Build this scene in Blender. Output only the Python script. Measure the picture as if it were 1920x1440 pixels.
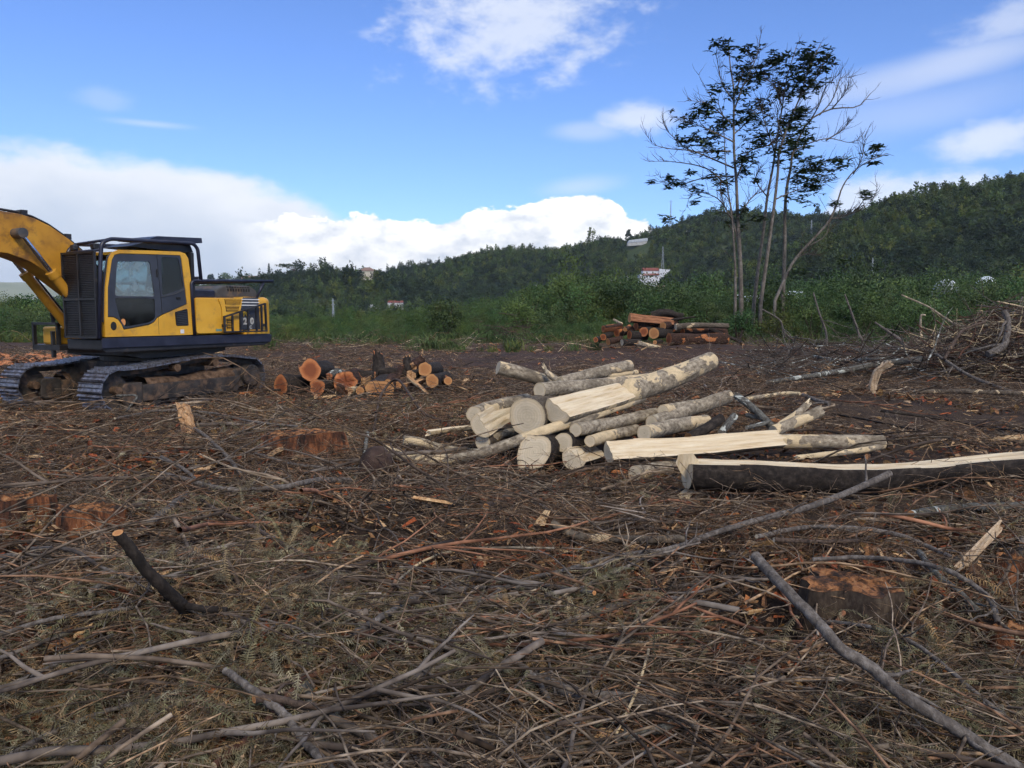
import bpy, bmesh, math, random
import numpy as np
from mathutils import Vector, Matrix, Euler

for o in list(bpy.data.objects): bpy.data.objects.remove(o)
SC = bpy.context.scene
COL = SC.collection
rng = np.random.default_rng(7)
random.seed(7)

# ------------------------------------------------------------------ camera
F = 1450.0; PITCH = math.atan(132/1450); HC = 1.75
cd = bpy.data.cameras.new('camera'); cam = bpy.data.objects.new('camera', cd); COL.objects.link(cam)
cd.sensor_width = 36; cd.lens = 36*F/1920; cd.clip_start = .05; cd.clip_end = 9000
cam.location = (0, 0, HC); cam.rotation_euler = (math.pi/2-PITCH, 0, 0)
SC.camera = cam

def ray(px, py):
    dx = (px-960)/F; dy = (720-py)/F
    return np.array([dx, math.cos(PITCH)+math.sin(PITCH)*dy, math.cos(PITCH)*dy-math.sin(PITCH)])
def at(px, py, D):
    r = ray(px, py); return np.array([0, 0, HC])+r*(D/r[1])

# ------------------------------------------------------------------ exposure, sun, sky
SC.view_settings.view_transform = 'Standard'; SC.view_settings.look = 'None'
SC.view_settings.gamma = 1; SC.view_settings.use_curve_mapping = False
SC.view_settings.exposure = 0.76
SUN_EL = math.radians(38); SUN_AZ = math.radians(158)     # clockwise from +Y: behind the camera, to the right
SKY_STRENGTH = .093
sd = bpy.data.lights.new('sun', 'SUN'); sun = bpy.data.objects.new('sun', sd); COL.objects.link(sun)
sd.energy = 1.5; sd.angle = math.radians(16); sd.color = (1, .88, .70)
sv = Vector((math.sin(SUN_AZ)*math.cos(SUN_EL), math.cos(SUN_AZ)*math.cos(SUN_EL), math.sin(SUN_EL)))
sun.rotation_euler = sv.to_track_quat('Z', 'Y').to_euler()
SC.cycles.max_bounces = 3; SC.cycles.diffuse_bounces = 2; SC.cycles.transparent_max_bounces = 8
SC.cycles.use_denoising = True; SC.cycles.use_adaptive_sampling = True; SC.cycles.adaptive_threshold = .04; SC.cycles.volume_bounces = 0

class NT:
    """small helper round a node tree"""
    def __init__(s, nt): s.t = nt; s.n = nt.nodes; s.l = nt.links
    def node(s, typ, **kw):
        n = s.n.new(typ)
        for k, v in kw.items(): setattr(n, k, v)
        return n
    def put(s, sock, v):
        if v is None: return
        if isinstance(v, bpy.types.NodeSocket): s.l.new(v, sock)
        else: sock.default_value = v
    def m(s, op, a, b=None, c=None, clamp=False):
        n = s.node('ShaderNodeMath', operation=op, use_clamp=clamp)
        s.put(n.inputs[0], a); s.put(n.inputs[1], b)
        if c is not None: s.put(n.inputs[2], c)
        return n.outputs[0]
    def sstep(s, x, lo, hi):
        n = s.node('ShaderNodeMapRange', interpolation_type='SMOOTHSTEP')
        s.put(n.inputs[0], x); s.put(n.inputs[1], lo); s.put(n.inputs[2], hi); n.inputs[3].default_value = 0; n.inputs[4].default_value = 1
        return n.outputs[0]
    def mix(s, f, a, b, blend='MIX'):
        n = s.node('ShaderNodeMix', data_type='RGBA', blend_type=blend)
        s.put(n.inputs[0], f)
        for i, v in ((6, a), (7, b)):
            if isinstance(v, tuple): v = (*v[:3], 1)
            s.put(n.inputs[i], v)
        return n.outputs[2]
    def noise(s, vec, scale, detail=4, rough=.55, dist=0, out=0):
        n = s.node('ShaderNodeTexNoise'); s.put(n.inputs['Vector'], vec)
        n.inputs['Scale'].default_value = scale; n.inputs['Detail'].default_value = detail
        n.inputs['Roughness'].default_value = rough; n.inputs['Distortion'].default_value = dist
        return n.outputs[out]
    def ramp(s, f, stops, interp='LINEAR'):
        n = s.node('ShaderNodeValToRGB'); s.put(n.inputs[0], f); e = n.color_ramp.elements; n.color_ramp.interpolation = interp
        while len(e) < len(stops): e.new(.5)
        for el, (p, c) in zip(e, stops): el.position = p; el.color = (*c[:3], 1)
        return n.outputs[0]

W = bpy.data.worlds.new('World'); SC.world = W; W.use_nodes = True
def build_world():
    t = NT(W.node_tree); t.n.clear()
    sky = t.node('ShaderNodeTexSky', sky_type='NISHITA', sun_disc=False)
    sky.sun_elevation = SUN_EL; sky.sun_rotation = SUN_AZ; sky.air_density = 1.0; sky.dust_density = .3; sky.ozone_density = 2.2
    g = t.node('ShaderNodeTexCoord').outputs['Generated']
    nv = t.node('ShaderNodeVectorMath', operation='NORMALIZE'); t.put(nv.inputs[0], g)
    sp = t.node('ShaderNodeSeparateXYZ'); t.put(sp.inputs[0], nv.outputs[0])
    az = t.m('MULTIPLY', t.m('ARCTAN2', sp.outputs[0], sp.outputs[1]), 180/math.pi)      # degrees from +Y, positive to the right
    el = t.m('MULTIPLY', t.m('ARCSINE', sp.outputs[2]), 180/math.pi)
    # warped cloud coordinates: stretched along the horizon
    cv = t.node('ShaderNodeCombineXYZ'); t.put(cv.inputs[0], t.m('MULTIPLY', az, .11)); t.put(cv.inputs[1], t.m('MULTIPLY', el, .2)); t.put(cv.inputs[2], 3.7)
    nb = t.noise(cv.outputs[0], 1.0, 4, .58)          # large billows
    nf = t.noise(cv.outputs[0], 3.2, 6, .6)           # fine
    cs = t.node('ShaderNodeCombineXYZ'); t.put(cs.inputs[0], t.m('MULTIPLY', az, .05)); t.put(cs.inputs[1], t.m('MULTIPLY', el, .16)); t.put(cs.inputs[2], 9.1)
    ns = t.noise(cs.outputs[0], 1.0, 4, .5)           # streaks
    def top_curve(pts):                               # azimuth -> top elevation (deg) of a cloud bank
        mr = t.node('ShaderNodeMapRange'); t.put(mr.inputs[0], az)
        mr.inputs[1].default_value = -180; mr.inputs[2].default_value = 180
        fc = t.node('ShaderNodeFloatCurve'); c = fc.mapping.curves[0]; fc.mapping.extend = 'HORIZONTAL'
        pts = [((a+180)/360, e/40+.2) for a, e in pts]
        c.points[0].location = pts[0]; c.points[1].location = pts[-1]
        for p in pts[1:-1]: c.points.new(*p)
        fc.mapping.update()
        t.put(fc.inputs['Value'], mr.outputs[0])
        return t.m('MULTIPLY', t.m('SUBTRACT', fc.outputs[0], .2), 40)
    def px(x, y):
        r = ray(x, y); return (math.degrees(math.atan2(r[0], r[1])), math.degrees(math.atan2(r[2], math.hypot(r[0], r[1]))))
    # soft grey bank on the left, sinking towards the middle, and on round behind the camera
    bank = top_curve([(-180, 9), (-120, 12), (-70, 14), px(-250, 245), px(0, 262), px(200, 285), px(420, 325), px(560, 370), px(660, 430), px(760, 520), (8, -6), (60, -5), (100, 5), (140, 8), (180, 9)])
    d1 = t.m('ADD', t.m('SUBTRACT', bank, el), t.m('ADD', t.m('MULTIPLY', t.m('SUBTRACT', ns, .5), 3.5), t.m('MULTIPLY', t.m('SUBTRACT', nf, .5), 2.6)))
    soft = t.sstep(d1, -.6, 1.2)
    # bright cumulus bank, lower
    cum = top_curve([(-180, 4), (-100, 3), (-50, -6), px(200, 560), px(330, 440), px(420, 415), px(640, 408), px(690, 398), px(760, 415), px(850, 405), px(930, 392), px(1000, 384), px(1060, 372), px(1105, 358), px(1145, 368), px(1170, 402), px(1235, 410), px(1250, 520), (20, -6), (90, 2), (180, 4)])
    d2 = t.m('ADD', t.m('SUBTRACT', cum, el), t.m('MULTIPLY', t.m('SUBTRACT', nf, .5), 3.0))
    cmask = t.m('MULTIPLY', t.sstep(d2, 0, .22), t.sstep(az, px(400, 450)[0], px(560, 450)[0]))
    # bank low behind the hills on the right
    rb = top_curve([(-180, -6), (16, -6), px(1560, 345), px(1640, 325), px(1760, 318), px(1900, 315), (45, 6), (80, 5), (120, -6), (180, -6)])
    d3 = t.m('ADD', t.m('SUBTRACT', rb, el), t.m('MULTIPLY', t.m('SUBTRACT', nf, .5), 3))
    rmask = t.sstep(d3, -.2, 1.3)
    def blob(x, y, w, h, tilt, lo, hi, k, nz):
        a0, e0 = px(x, y); s = F*math.pi/180
        u = t.m('SUBTRACT', az, a0); v = t.m('SUBTRACT', el, e0)
        c, sn = math.cos(tilt), math.sin(tilt)
        uu = t.m('DIVIDE', t.m('ADD', t.m('MULTIPLY', u, c), t.m('MULTIPLY', v, sn)), w/s)
        vv = t.m('DIVIDE', t.m('SUBTRACT', t.m('MULTIPLY', v, c), t.m('MULTIPLY', u, sn)), h/s)
        q = t.m('SUBTRACT', 1, t.m('SQRT', t.m('ADD', t.m('MULTIPLY', uu, uu), t.m('MULTIPLY', vv, vv))))
        q = t.m('ADD', q, t.m('MULTIPLY', t.m('SUBTRACT', nz, .5), k))
        return t.sstep(q, lo, hi)
    blobs = [t.m('MULTIPLY', blob(960, 45, 250, 118, .12, -.05, .9, 2.1, nf), .74),
             t.m('MULTIPLY', blob(1195, 222, 95, 34, 0, 0, .75, 1.1, nf), .7),
             t.m('MULTIPLY', blob(1100, 245, 90, 22, 0, 0, .9, 1.0, ns), .35),
             t.m('MULTIPLY', blob(1790, 118, 290, 42, .16, 0, .9, 1.4, ns), .48),
             t.m('MULTIPLY', blob(1890, 50, 110, 45, .1, 0, .9, 1.6, nf), .5),
             t.m('MULTIPLY', blob(1865, 256, 120, 40, .1, 0, .8, 1.2, nf), .7),
             t.m('MULTIPLY', blob(1700, 215, 300, 60, .1, 0, 1.0, 1.4, ns), .25),
             t.m('MULTIPLY', blob(280, 232, 110, 10, 0, 0, .9, 1.2, ns), .35),
             t.m('MULTIPLY', blob(200, 185, 60, 22, 0, 0, .9, 1.4, nf), .2),
             t.m('MULTIPLY', blob(1085, 350, 110, 26, .1, 0, .9, 1.2, ns), .35)]
    # scattered cloud over the rest of the sky, above the picture and behind it
    hi_ = t.m('MULTIPLY', t.sstep(el, 27, 38), t.sstep(nb, .36, .56))
    m_ = t.m('MAXIMUM', soft, t.m('MULTIPLY', hi_, .85)); m_ = t.m('MAXIMUM', m_, t.m('MULTIPLY', rmask, .75))
    for b in blobs: m_ = t.m('MAXIMUM', m_, b)
    k = .655/SKY_STRENGTH
    grey = tuple(k*c for c in (.58, .67, .82)); white = tuple(k*c for c in (.88, .92, 1.0)); bright = tuple(k*c for c in (1.15, 1.15, 1.15))
    # the left bank: pale at its upper rim, blue-grey inside
    rim = t.m('ADD', t.m('MULTIPLY', t.sstep(d1, 5.5, .3), .75), t.m('MULTIPLY', t.m('SUBTRACT', nb, .42), 1.1), clamp=True)
    rim = t.m('MAXIMUM', rim, t.m('MULTIPLY', t.m('MAXIMUM', rmask, hi_), t.m('ADD', .35, t.m('MULTIPLY', nf, .7)), clamp=True))
    for b in blobs: rim = t.m('MAXIMUM', rim, t.m('MULTIPLY', b, 1.05))
    ccol = t.mix(rim, grey, white)
    top = t.m('ADD', t.sstep(d2, 6.5, 1.2), t.m('MULTIPLY', t.m('SUBTRACT', nf, .54), 3.4), clamp=True)
    ccol2 = t.mix(top, tuple(k*c for c in (.54, .62, .76)), bright)
    sk = t.mix(1.0, sky.outputs[0], SKY_TINT, 'MULTIPLY')
    c1 = t.mix(m_, sk, ccol)
    c2 = t.mix(cmask, c1, ccol2)
    bg = t.node('ShaderNodeBackground'); t.put(bg.inputs[0], c2); bg.inputs[1].default_value = SKY_STRENGTH
    out = t.node('ShaderNodeOutputWorld'); t.l.new(bg.outputs[0], out.inputs[0])
HAZE = .0001
SKY_TINT = (.66, .82, 1.20)
build_world()
W.cycles.sampling_method = 'MANUAL'; W.cycles.sample_map_resolution = 512

# ------------------------------------------------------------------ numeric noise and the lie of the land
def _hash(ix, iy, seed):
    n = (ix.astype(np.int64)*374761393 + iy.astype(np.int64)*668265263 + seed*982451653) & 0x7fffffff
    n = ((n ^ (n >> 13))*1274126177) & 0x7fffffff
    return ((n ^ (n >> 16)) & 0xffff)/65535.0
def vnoise(x, y, seed=0):
    x = np.asarray(x, float); y = np.asarray(y, float)
    ix = np.floor(x); iy = np.floor(y); fx = x-ix; fy = y-iy
    fx = fx*fx*(3-2*fx); fy = fy*fy*(3-2*fy)
    a = _hash(ix, iy, seed); b = _hash(ix+1, iy, seed); c = _hash(ix, iy+1, seed); d = _hash(ix+1, iy+1, seed)
    return (a*(1-fx)+b*fx)*(1-fy)+(c*(1-fx)+d*fx)*fy
def fbm(x, y, seed=0, o=4):
    s = 0; a = .5
    for i in range(o):
        s = s+a*vnoise(np.asarray(x)*2**i, np.asarray(y)*2**i, seed+i*17); a *= .5
    return s/(1-.5**o)
HEAPS = [(-1.85, 4.15, .55, .36), (-1.0, 3.6, .5, .20), (.6, 3.9, .5, .12), (.1, 5.6, .8, .14), (-.9, 6.6, .7, .13), (-3.2, 5.6, .8, .14), (-2.6, 6.2, 1.0, .08), (1.1, 5.2, 1.1, .08), (2.3, 4.6, .7, .06), (0.2, 3.4, .8, .06),
         (-3.0, 9.5, 1.6, .10), (6.4, 14.0, 1.6, .22), (11.5, 19.5, 3.0, .25), (9.5, 33, 5, .4), (-1.5, 12.0, 1.4, .07)]
def gz(x, y):
    x = np.asarray(x, float); y = np.asarray(y, float)
    near = np.clip((60-y)/25, 0, 1)
    z = (fbm(x*.35+3, y*.35, 1, 3)-.5)*.16*near + (fbm(x*1.6, y*1.6, 5, 3)-.5)*.10*near*(1+np.clip((8-y)/2, 0, 1)*2.3)
    z = z + (fbm(x*.05, y*.05, 9, 2)-.5)*.5*np.clip((y-25)/40, 0, 1)
    for hx, hy, r, h in HEAPS:
        z = z + h*np.exp(-((x-hx)**2+(y-hy)**2)/(r*r))
    # wheel and drag ruts across the middle of the clearing
    for (x0, y0, x1, y1, w, d) in ((-3, 26, 9, 15.2, .35, -.07), (-2, 28.2, 10, 16.8, .35, -.07), (3, 11.2, 12, 12.6, .5, -.07)):
        L = math.hypot(x1-x0, y1-y0); nx, ny = -(y1-y0)/L, (x1-x0)/L
        q = (x-x0)*nx+(y-y0)*ny; s = ((x-x0)*(x1-x0)+(y-y0)*(y1-y0))/L
        z = z + d*np.exp(-(q/w)**2)*np.clip(s/1.5, 0, 1)*np.clip((L-s)/1.5, 0, 1)
    return z
def G(px, py, h=0.0):
    r = ray(px, py); z = 0.0
    for _ in range(12):
        t = (z+h-HC)/min(r[2], -1e-3); P = r*t
        z = .5*z+.5*float(gz(P[0], P[1]))
    return np.array([P[0], P[1], z+h])

# hills: crest lines (x, y, z of the ground on the crest) with a fall on either side
def crest(pts, tree): return np.array([at(px, py, D)-np.array([0, 0, tree]) for px, py, D in pts])
RIDGES = [
 (crest([(700, 545, 760), (780, 503, 740), (860, 495, 720), (950, 472, 700), (1080, 473, 690), (1140, 455, 680), (1190, 450, 680), (1250, 432, 670), (1330, 404, 660), (1400, 402, 660), (1500, 412, 650), (1600, 407, 640), (1700, 402, 640), (1900, 402, 640), (2400, 430, 640)], 2.5), 170, 3),
 (crest([(1470, 555, 480), (1560, 500, 460), (1610, 430, 445), (1650, 388, 440), (1700, 364, 430), (1800, 344, 420), (1920, 327, 410), (2150, 305, 400), (2600, 300, 380)], 6), 150, 5),
 (crest([(-400, 585, 640), (0, 583, 620), (250, 565, 600), (400, 545, 580), (480, 530, 560), (560, 515, 540), (640, 514, 530), (720, 518, 540), (760, 543, 560), (900, 548, 560), (1000, 560, 560)], 0.5), 85, 8)]
FAR = (crest([(-700, 520, 2500), (-200, 527, 2400), (0, 528, 2300), (60, 530, 2300), (150, 543, 2300), (300, 562, 2300), (400, 580, 2300)], 0), 500, 11)
def ridge_h(x, y, rd):
    C, wd, seed = rd; best = np.full(x.shape, 1e9); hz = np.zeros(x.shape)
    for a, b in zip(C[:-1], C[1:]):
        d = b-a; L2 = d[0]**2+d[1]**2
        s = np.clip(((x-a[0])*d[0]+(y-a[1])*d[1])/L2, 0, 1)
        dd = np.hypot(x-a[0]-s*d[0], y-a[1]-s*d[1])
        up = dd < best; best = np.where(up, dd, best); hz = np.where(up, a[2]+s*d[2], hz)
    q = np.clip(best/(wd*1.35), 0, 1)
    return hz*(.5+.5*np.cos(math.pi*q))**1.15
def hillz(x, y, ridges=RIDGES):
    x = np.asarray(x, float); y = np.asarray(y, float)
    h = np.zeros(x.shape)
    for rd in ridges: h = np.maximum(h, ridge_h(x, y, rd))
    return h + (fbm(x/60, y/60, 21, 3)-.5)*6*np.clip(h/15, 0, 1)
def hill_hit(px, py, D0=180, D1=900):
    Ds = np.linspace(D0, D1, 721); r = ray(px, py)
    P = np.array([0, 0, HC])[None]+r[None]*(Ds/r[1])[:, None]
    k = np.nonzero(hillz(P[:, 0], P[:, 1]) >= P[:, 2])[0]
    i = k[0] if len(k) else len(Ds)-1
    return P[i]

# ------------------------------------------------------------------ object helpers
def tag(o, label=None, cat=None, group=None, kind=None):
    for k, v in (('label', label), ('category', cat), ('group', group), ('kind', kind)):
        if v: o[k] = v
    return o
def link(name, me, mat=None, parent=None, loc=None):
    o = bpy.data.objects.new(name, me); COL.objects.link(o)
    if mat is not None and me is not None:
        for m in (mat if isinstance(mat, (list, tuple)) else [mat]): me.materials.append(m)
        if 'gr' not in me.attributes and any(m is not None and m.get('grain') for m in me.materials):
            co = np.empty(len(me.vertices)*3, np.float32); me.vertices.foreach_get('co', co); a_ = me.attributes.new('gr', 'FLOAT_VECTOR', 'POINT'); a_.data.foreach_set('vector', co)
    if parent is not None: o.parent = parent
    if loc is not None: o.location = loc
    return o
def empty(name, loc, rz=0):
    o = bpy.data.objects.new(name, None); COL.objects.link(o); o.location = loc; o.rotation_euler = (0, 0, rz); o.empty_display_size = .1
    return o
def mesh(name, V, Fs, smooth=False, mi=None):
    me = bpy.data.meshes.new(name)
    me.from_pydata([tuple(map(float, v)) for v in V], [], [tuple(map(int, f)) for f in Fs])
    if smooth: me.polygons.foreach_set('use_smooth', [True]*len(me.polygons))
    if mi is not None: me.polygons.foreach_set('material_index', mi)
    me.update(); return me
def np_mesh(name, V, tri, smooth=False):
    """fast mesh from arrays: V (n,3), faces (m,k)"""
    me = bpy.data.meshes.new(name); V = np.asarray(V, np.float32); tri = np.asarray(tri, np.int32); m, k = tri.shape
    me.vertices.add(len(V)); me.vertices.foreach_set('co', V.ravel())
    me.loops.add(m*k); me.loops.foreach_set('vertex_index', tri.ravel())
    me.polygons.add(m); me.polygons.foreach_set('loop_start', np.arange(m, dtype=np.int32)*k)
    if smooth: me.polygons.foreach_set('use_smooth', np.ones(m, bool))
    me.update(calc_edges=True); me.validate(); return me
class MB:
    """collects shapes into one mesh"""
    def __init__(s): s.V = []; s.F = []; s.M = []
    def add(s, V, Fs, mi=0):
        k = len(s.V); s.V += [tuple(v) for v in V]; s.F += [tuple(i+k for i in f) for f in Fs]; s.M += [mi]*len(Fs); return s
    def box(s, x0, x1, y0, y1, z0, z1, mi=0):
        V = [(x, y, z) for z in (z0, z1) for y in (y0, y1) for x in (x0, x1)]
        return s.add(V, [(0, 2, 3, 1), (4, 5, 7, 6), (0, 1, 5, 4), (2, 6, 7, 3), (0, 4, 6, 2), (1, 3, 7, 5)], mi)
    def prism(s, poly, axis, a, b, mi=0, center=None):
        """polygon in two axes pulled along the third. axis 'y': poly is (x, z)"""
        n = len(poly)
        def P(p, q): return {'y': (p[0], q, p[1]), 'x': (q, p[0], p[1]), 'z': (p[0], p[1], q)}[axis]
        V = [P(p, a) for p in poly]+[P(p, b) for p in poly]
        return s.add(V, [tuple(range(n))[::-1], tuple(range(n, 2*n))]+[(i, (i+1) % n, n+(i+1) % n, n+i) for i in range(n)], mi)
    def tube(s, pts, r, n=8, mi=0, cap=True):
        pts = [Vector(p) for p in pts]; rr = r if isinstance(r, (list, tuple)) else [r]*len(pts)
        V, Fs = tube_geo(pts, rr, n, cap); return s.add(V, Fs, mi)
    def cyl(s, a, b, r, n=20, mi=0): return s.tube([a, b], r, n, mi)
    def build(s, name, mat, parent=None, smooth=False, bevel=0):
        me = mesh(name, s.V, s.F, smooth, s.M); o = link(name, me, mat, parent)
        bm = bmesh.new(); bm.from_mesh(me); bmesh.ops.recalc_face_normals(bm, faces=bm.faces[:])
        bm.to_mesh(me); bm.free()
        if bevel:
            md = o.modifiers.new('edge', 'BEVEL'); md.width = bevel; md.segments = 2; md.limit_method = 'ANGLE'; md.angle_limit = math.radians(35)
        return o
def tube_geo(pts, rr, n=8, cap=True):
    V = []; Fs = []; up = None
    for i, p in enumerate(pts):
        if i == 0: d = pts[1]-pts[0]
        elif i == len(pts)-1: d = pts[-1]-pts[-2]
        else: d = (pts[i+1]-p).normalized()+(p-pts[i-1]).normalized()
        d = d.normalized() if d.length > 1e-9 else Vector((0, 0, 1))
        if up is None: up = d.orthogonal().normalized()
        up = (up-d*up.dot(d)); up = up.normalized() if up.length > 1e-6 else d.orthogonal().normalized()
        sd_ = d.cross(up); bend = 1.0
        if 0 < i < len(pts)-1:
            c = max(.5, min(1, (pts[i+1]-p).normalized().dot(d))); bend = 1/c
        for k in range(n):
            a = 2*math.pi*k/n; V.append(p+(up*math.cos(a)+sd_*math.sin(a))*rr[i])
    for i in range(len(pts)-1):
        for k in range(n):
            Fs.append((i*n+k, i*n+(k+1) % n, (i+1)*n+(k+1) % n, (i+1)*n+k))
    if cap:
        Fs.append(tuple(range(n))[::-1]); Fs.append(tuple((len(pts)-1)*n+k for k in range(n)))
    return V, Fs
def spline(P, n):
    """Catmull-Rom through P, n samples"""
    P = [np.asarray(p, float) for p in P]
    if len(P) == 2: return [P[0]+(P[1]-P[0])*t for t in np.linspace(0, 1, n)]
    Q = [2*P[0]-P[1]]+P+[2*P[-1]-P[-2]]; out = []
    for t in np.linspace(0, len(P)-1-1e-6, n):
        i = int(t); f = t-i; a, b, c, d = Q[i:i+4]
        out.append(.5*((2*b)+(c-a)*f+(2*a-5*b+4*c-d)*f*f+(3*b-a-3*c+d)*f**3))
    return out
def fillet(pts, r, seg=5):
    """round the corners of a polyline"""
    pts = [Vector(p) for p in pts]; out = [pts[0]]
    for a, b, c in zip(pts[:-2], pts[1:-1], pts[2:]):
        d1 = (a-b); d2 = (c-b); k = min(r, d1.length*.45, d2.length*.45); p = b+d1.normalized()*k; q = b+d2.normalized()*k
        for i in range(seg+1):
            t = i/seg; out.append(p*(1-t)**2+b*2*t*(1-t)+q*t*t)
    return out+[pts[-1]]

# ------------------------------------------------------------------ materials
MATS = {}
def M(name, stops, scale=3.0, rough=.85, bump=.0, bscale=None, stretch=(1, 1, 1), coord='Object', var=.0, spec=.3, detail=3, metal=0, dirt=None, hue=None, bdist=.02):
    """procedural material: noise through a colour ramp, some variation from piece to piece, fine relief"""
    m = bpy.data.materials.new(name); m.use_nodes = True; t = NT(m.node_tree); b = t.n['Principled BSDF']
    if coord == 'gr': tc = t.node('ShaderNodeAttribute', attribute_name='gr').outputs['Vector']; m['grain'] = 1
    else: tc = t.node('ShaderNodeTexCoord').outputs[coord]
    oi = t.node('ShaderNodeObjectInfo')
    mp = t.node('ShaderNodeMapping'); t.put(mp.inputs[0], tc); mp.inputs['Scale'].default_value = stretch
    rl = t.node('ShaderNodeVectorMath', operation='SCALE'); rl.inputs[0].default_value = (37, 53, 19); t.put(rl.inputs['Scale'], oi.outputs['Random']); t.put(mp.inputs['Location'], rl.outputs[0])
    v = mp.outputs[0]
    n = t.noise(v, scale, detail, .6)
    f = t.m('ADD', t.m('MULTIPLY', t.m('SUBTRACT', n, .5), 1.5), .5, clamp=True)
    c = t.ramp(f, stops)
    if hue:   # list of colours picked per piece
        hc = t.ramp(oi.outputs['Random'], [(i/len(hue), h) for i, h in enumerate(hue)], 'CONSTANT')
        c = t.mix(1.0, c, hc, 'MULTIPLY')
    if var:
        vr = t.m('ADD', 1-var, t.m('MULTIPLY', t.m('FRACT', t.m('MULTIPLY', oi.outputs['Random'], 7.31)), 2*var))
        cv = t.node('ShaderNodeCombineXYZ')
        for i in range(3): t.put(cv.inputs[i], vr)
        c = t.mix(1.0, c, cv.outputs[0], 'MULTIPLY')
    if dirt:
        dn = t.noise(v, dirt[1], 5, .65); c = t.mix(t.m('MULTIPLY', t.sstep(dn, dirt[2], dirt[2]+.18), dirt[3]), c, dirt[0])
    t.put(b.inputs['Base Color'], c); b.inputs['Roughness'].default_value = rough; b.inputs['Metallic'].default_value = metal
    b.inputs['Specular IOR Level'].default_value = spec
    if bump:
        bp = t.node('ShaderNodeBump'); bp.inputs['Strength'].default_value = bump; bp.inputs['Distance'].default_value = bdist
        t.put(bp.inputs['Height'], t.noise(v, bscale or scale*4, 6, .65)); t.l.new(bp.outputs[0], b.inputs['Normal'])
    MATS[name] = m; return m

def bark_material(name, dark, mid, light, peel, peel_at, scale=9):
    m = bpy.data.materials.new(name); m.use_nodes = True; t = NT(m.node_tree); b = t.n['Principled BSDF']
    oi = t.node('ShaderNodeObjectInfo')
    m['grain'] = 1; mp = t.node('ShaderNodeMapping'); t.put(mp.inputs[0], t.node('ShaderNodeAttribute', attribute_name='gr').outputs['Vector']); mp.inputs['Scale'].default_value = (1, 1, .55)
    rl = t.node('ShaderNodeVectorMath', operation='SCALE'); rl.inputs[0].default_value = (37, 53, 19); t.put(rl.inputs['Scale'], oi.outputs['Random']); t.put(mp.inputs['Location'], rl.outputs[0])
    v = mp.outputs[0]
    n1 = t.noise(v, scale*2.2, 6, .7); n2 = t.noise(v, scale*.45, 5, .6); n3 = t.noise(v, scale*.3, 4, .55, .6)
    c = t.ramp(n1, [(.33, dark), (.5, mid), (.66, light)])
    c = t.mix(t.m('MULTIPLY', t.sstep(n2, .5, .66), .6), c, dark)
    pf = t.sstep(t.m('ADD', n3, t.m('MULTIPLY', t.m('SUBTRACT', n1, .5), .13)), peel_at, peel_at+.015)
    pc = t.ramp(n1, [(.35, tuple(x*.72 for x in peel)), (.6, peel)])
    c = t.mix(pf, c, pc)
    t.put(b.inputs['Base Color'], c); b.inputs['Roughness'].default_value = .9; b.inputs['Specular IOR Level'].default_value = .2
    bp = t.node('ShaderNodeBump'); bp.inputs['Strength'].default_value = .8; bp.inputs['Distance'].default_value = .012
    t.put(bp.inputs['Height'], t.m('SUBTRACT', n1, t.m('MULTIPLY', pf, .25))); t.l.new(bp.outputs[0], b.inputs['Normal'])
    MATS[name] = m; return m
def cut_material(name, heart, mid, rim, rings=26, streak=.5):
    """sawn end: rings round the pith ('rad' runs 0 at the pith to 1 at the bark), chain-saw scratches"""
    m = bpy.data.materials.new(name); m.use_nodes = True; t = NT(m.node_tree); b = t.n['Principled BSDF']
    oi = t.node('ShaderNodeObjectInfo')
    rd = t.node('ShaderNodeAttribute', attribute_name='rad').outputs['Fac']
    mp = t.node('ShaderNodeMapping'); t.put(mp.inputs[0], t.node('ShaderNodeTexCoord').outputs['Object'])
    rl = t.node('ShaderNodeVectorMath', operation='SCALE'); rl.inputs[0].default_value = (37, 53, 19); t.put(rl.inputs['Scale'], oi.outputs['Random']); t.put(mp.inputs['Location'], rl.outputs[0])
    v = mp.outputs[0]; n = t.noise(v, 9, 5, .6)
    q = t.m('ADD', rd, t.m('MULTIPLY', t.m('SUBTRACT', n, .5), .35))
    c = t.ramp(q, [(0, tuple(x*.55 for x in heart)), (.06, heart), (.5, heart), (.68, mid), (.88, rim), (1, tuple(x*.7 for x in rim))])
    rg = t.m('SINE', t.m('MULTIPLY', t.m('ADD', rd, t.m('MULTIPLY', n, .12)), rings*6.28))
    c = t.mix(t.m('MULTIPLY', t.m('ADD', rg, 1), .10), c, tuple(x*.45 for x in mid))
    sc = t.node('ShaderNodeMapping'); t.put(sc.inputs[0], v); sc.inputs['Scale'].default_value = (6, 6, 60)
    st = t.noise(sc.outputs[0], 2, 4, .6)
    c = t.mix(t.m('MULTIPLY', t.sstep(st, .5, .75), .35*streak), c, tuple(x*.5 for x in mid))
    c = t.mix(t.m('MULTIPLY', t.sstep(t.noise(v, 4, 4), .55, .72), .25), c, tuple(x*.6 for x in heart))
    t.put(b.inputs['Base Color'], c); b.inputs['Roughness'].default_value = .8; b.inputs['Specular IOR Level'].default_value = .25
    bp = t.node('ShaderNodeBump'); bp.inputs['Strength'].default_value = .5; bp.inputs['Distance'].default_value = .006
    t.put(bp.inputs['Height'], t.m('ADD', st, n)); t.l.new(bp.outputs[0], b.inputs['Normal'])
    MATS[name] = m; return m

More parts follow.
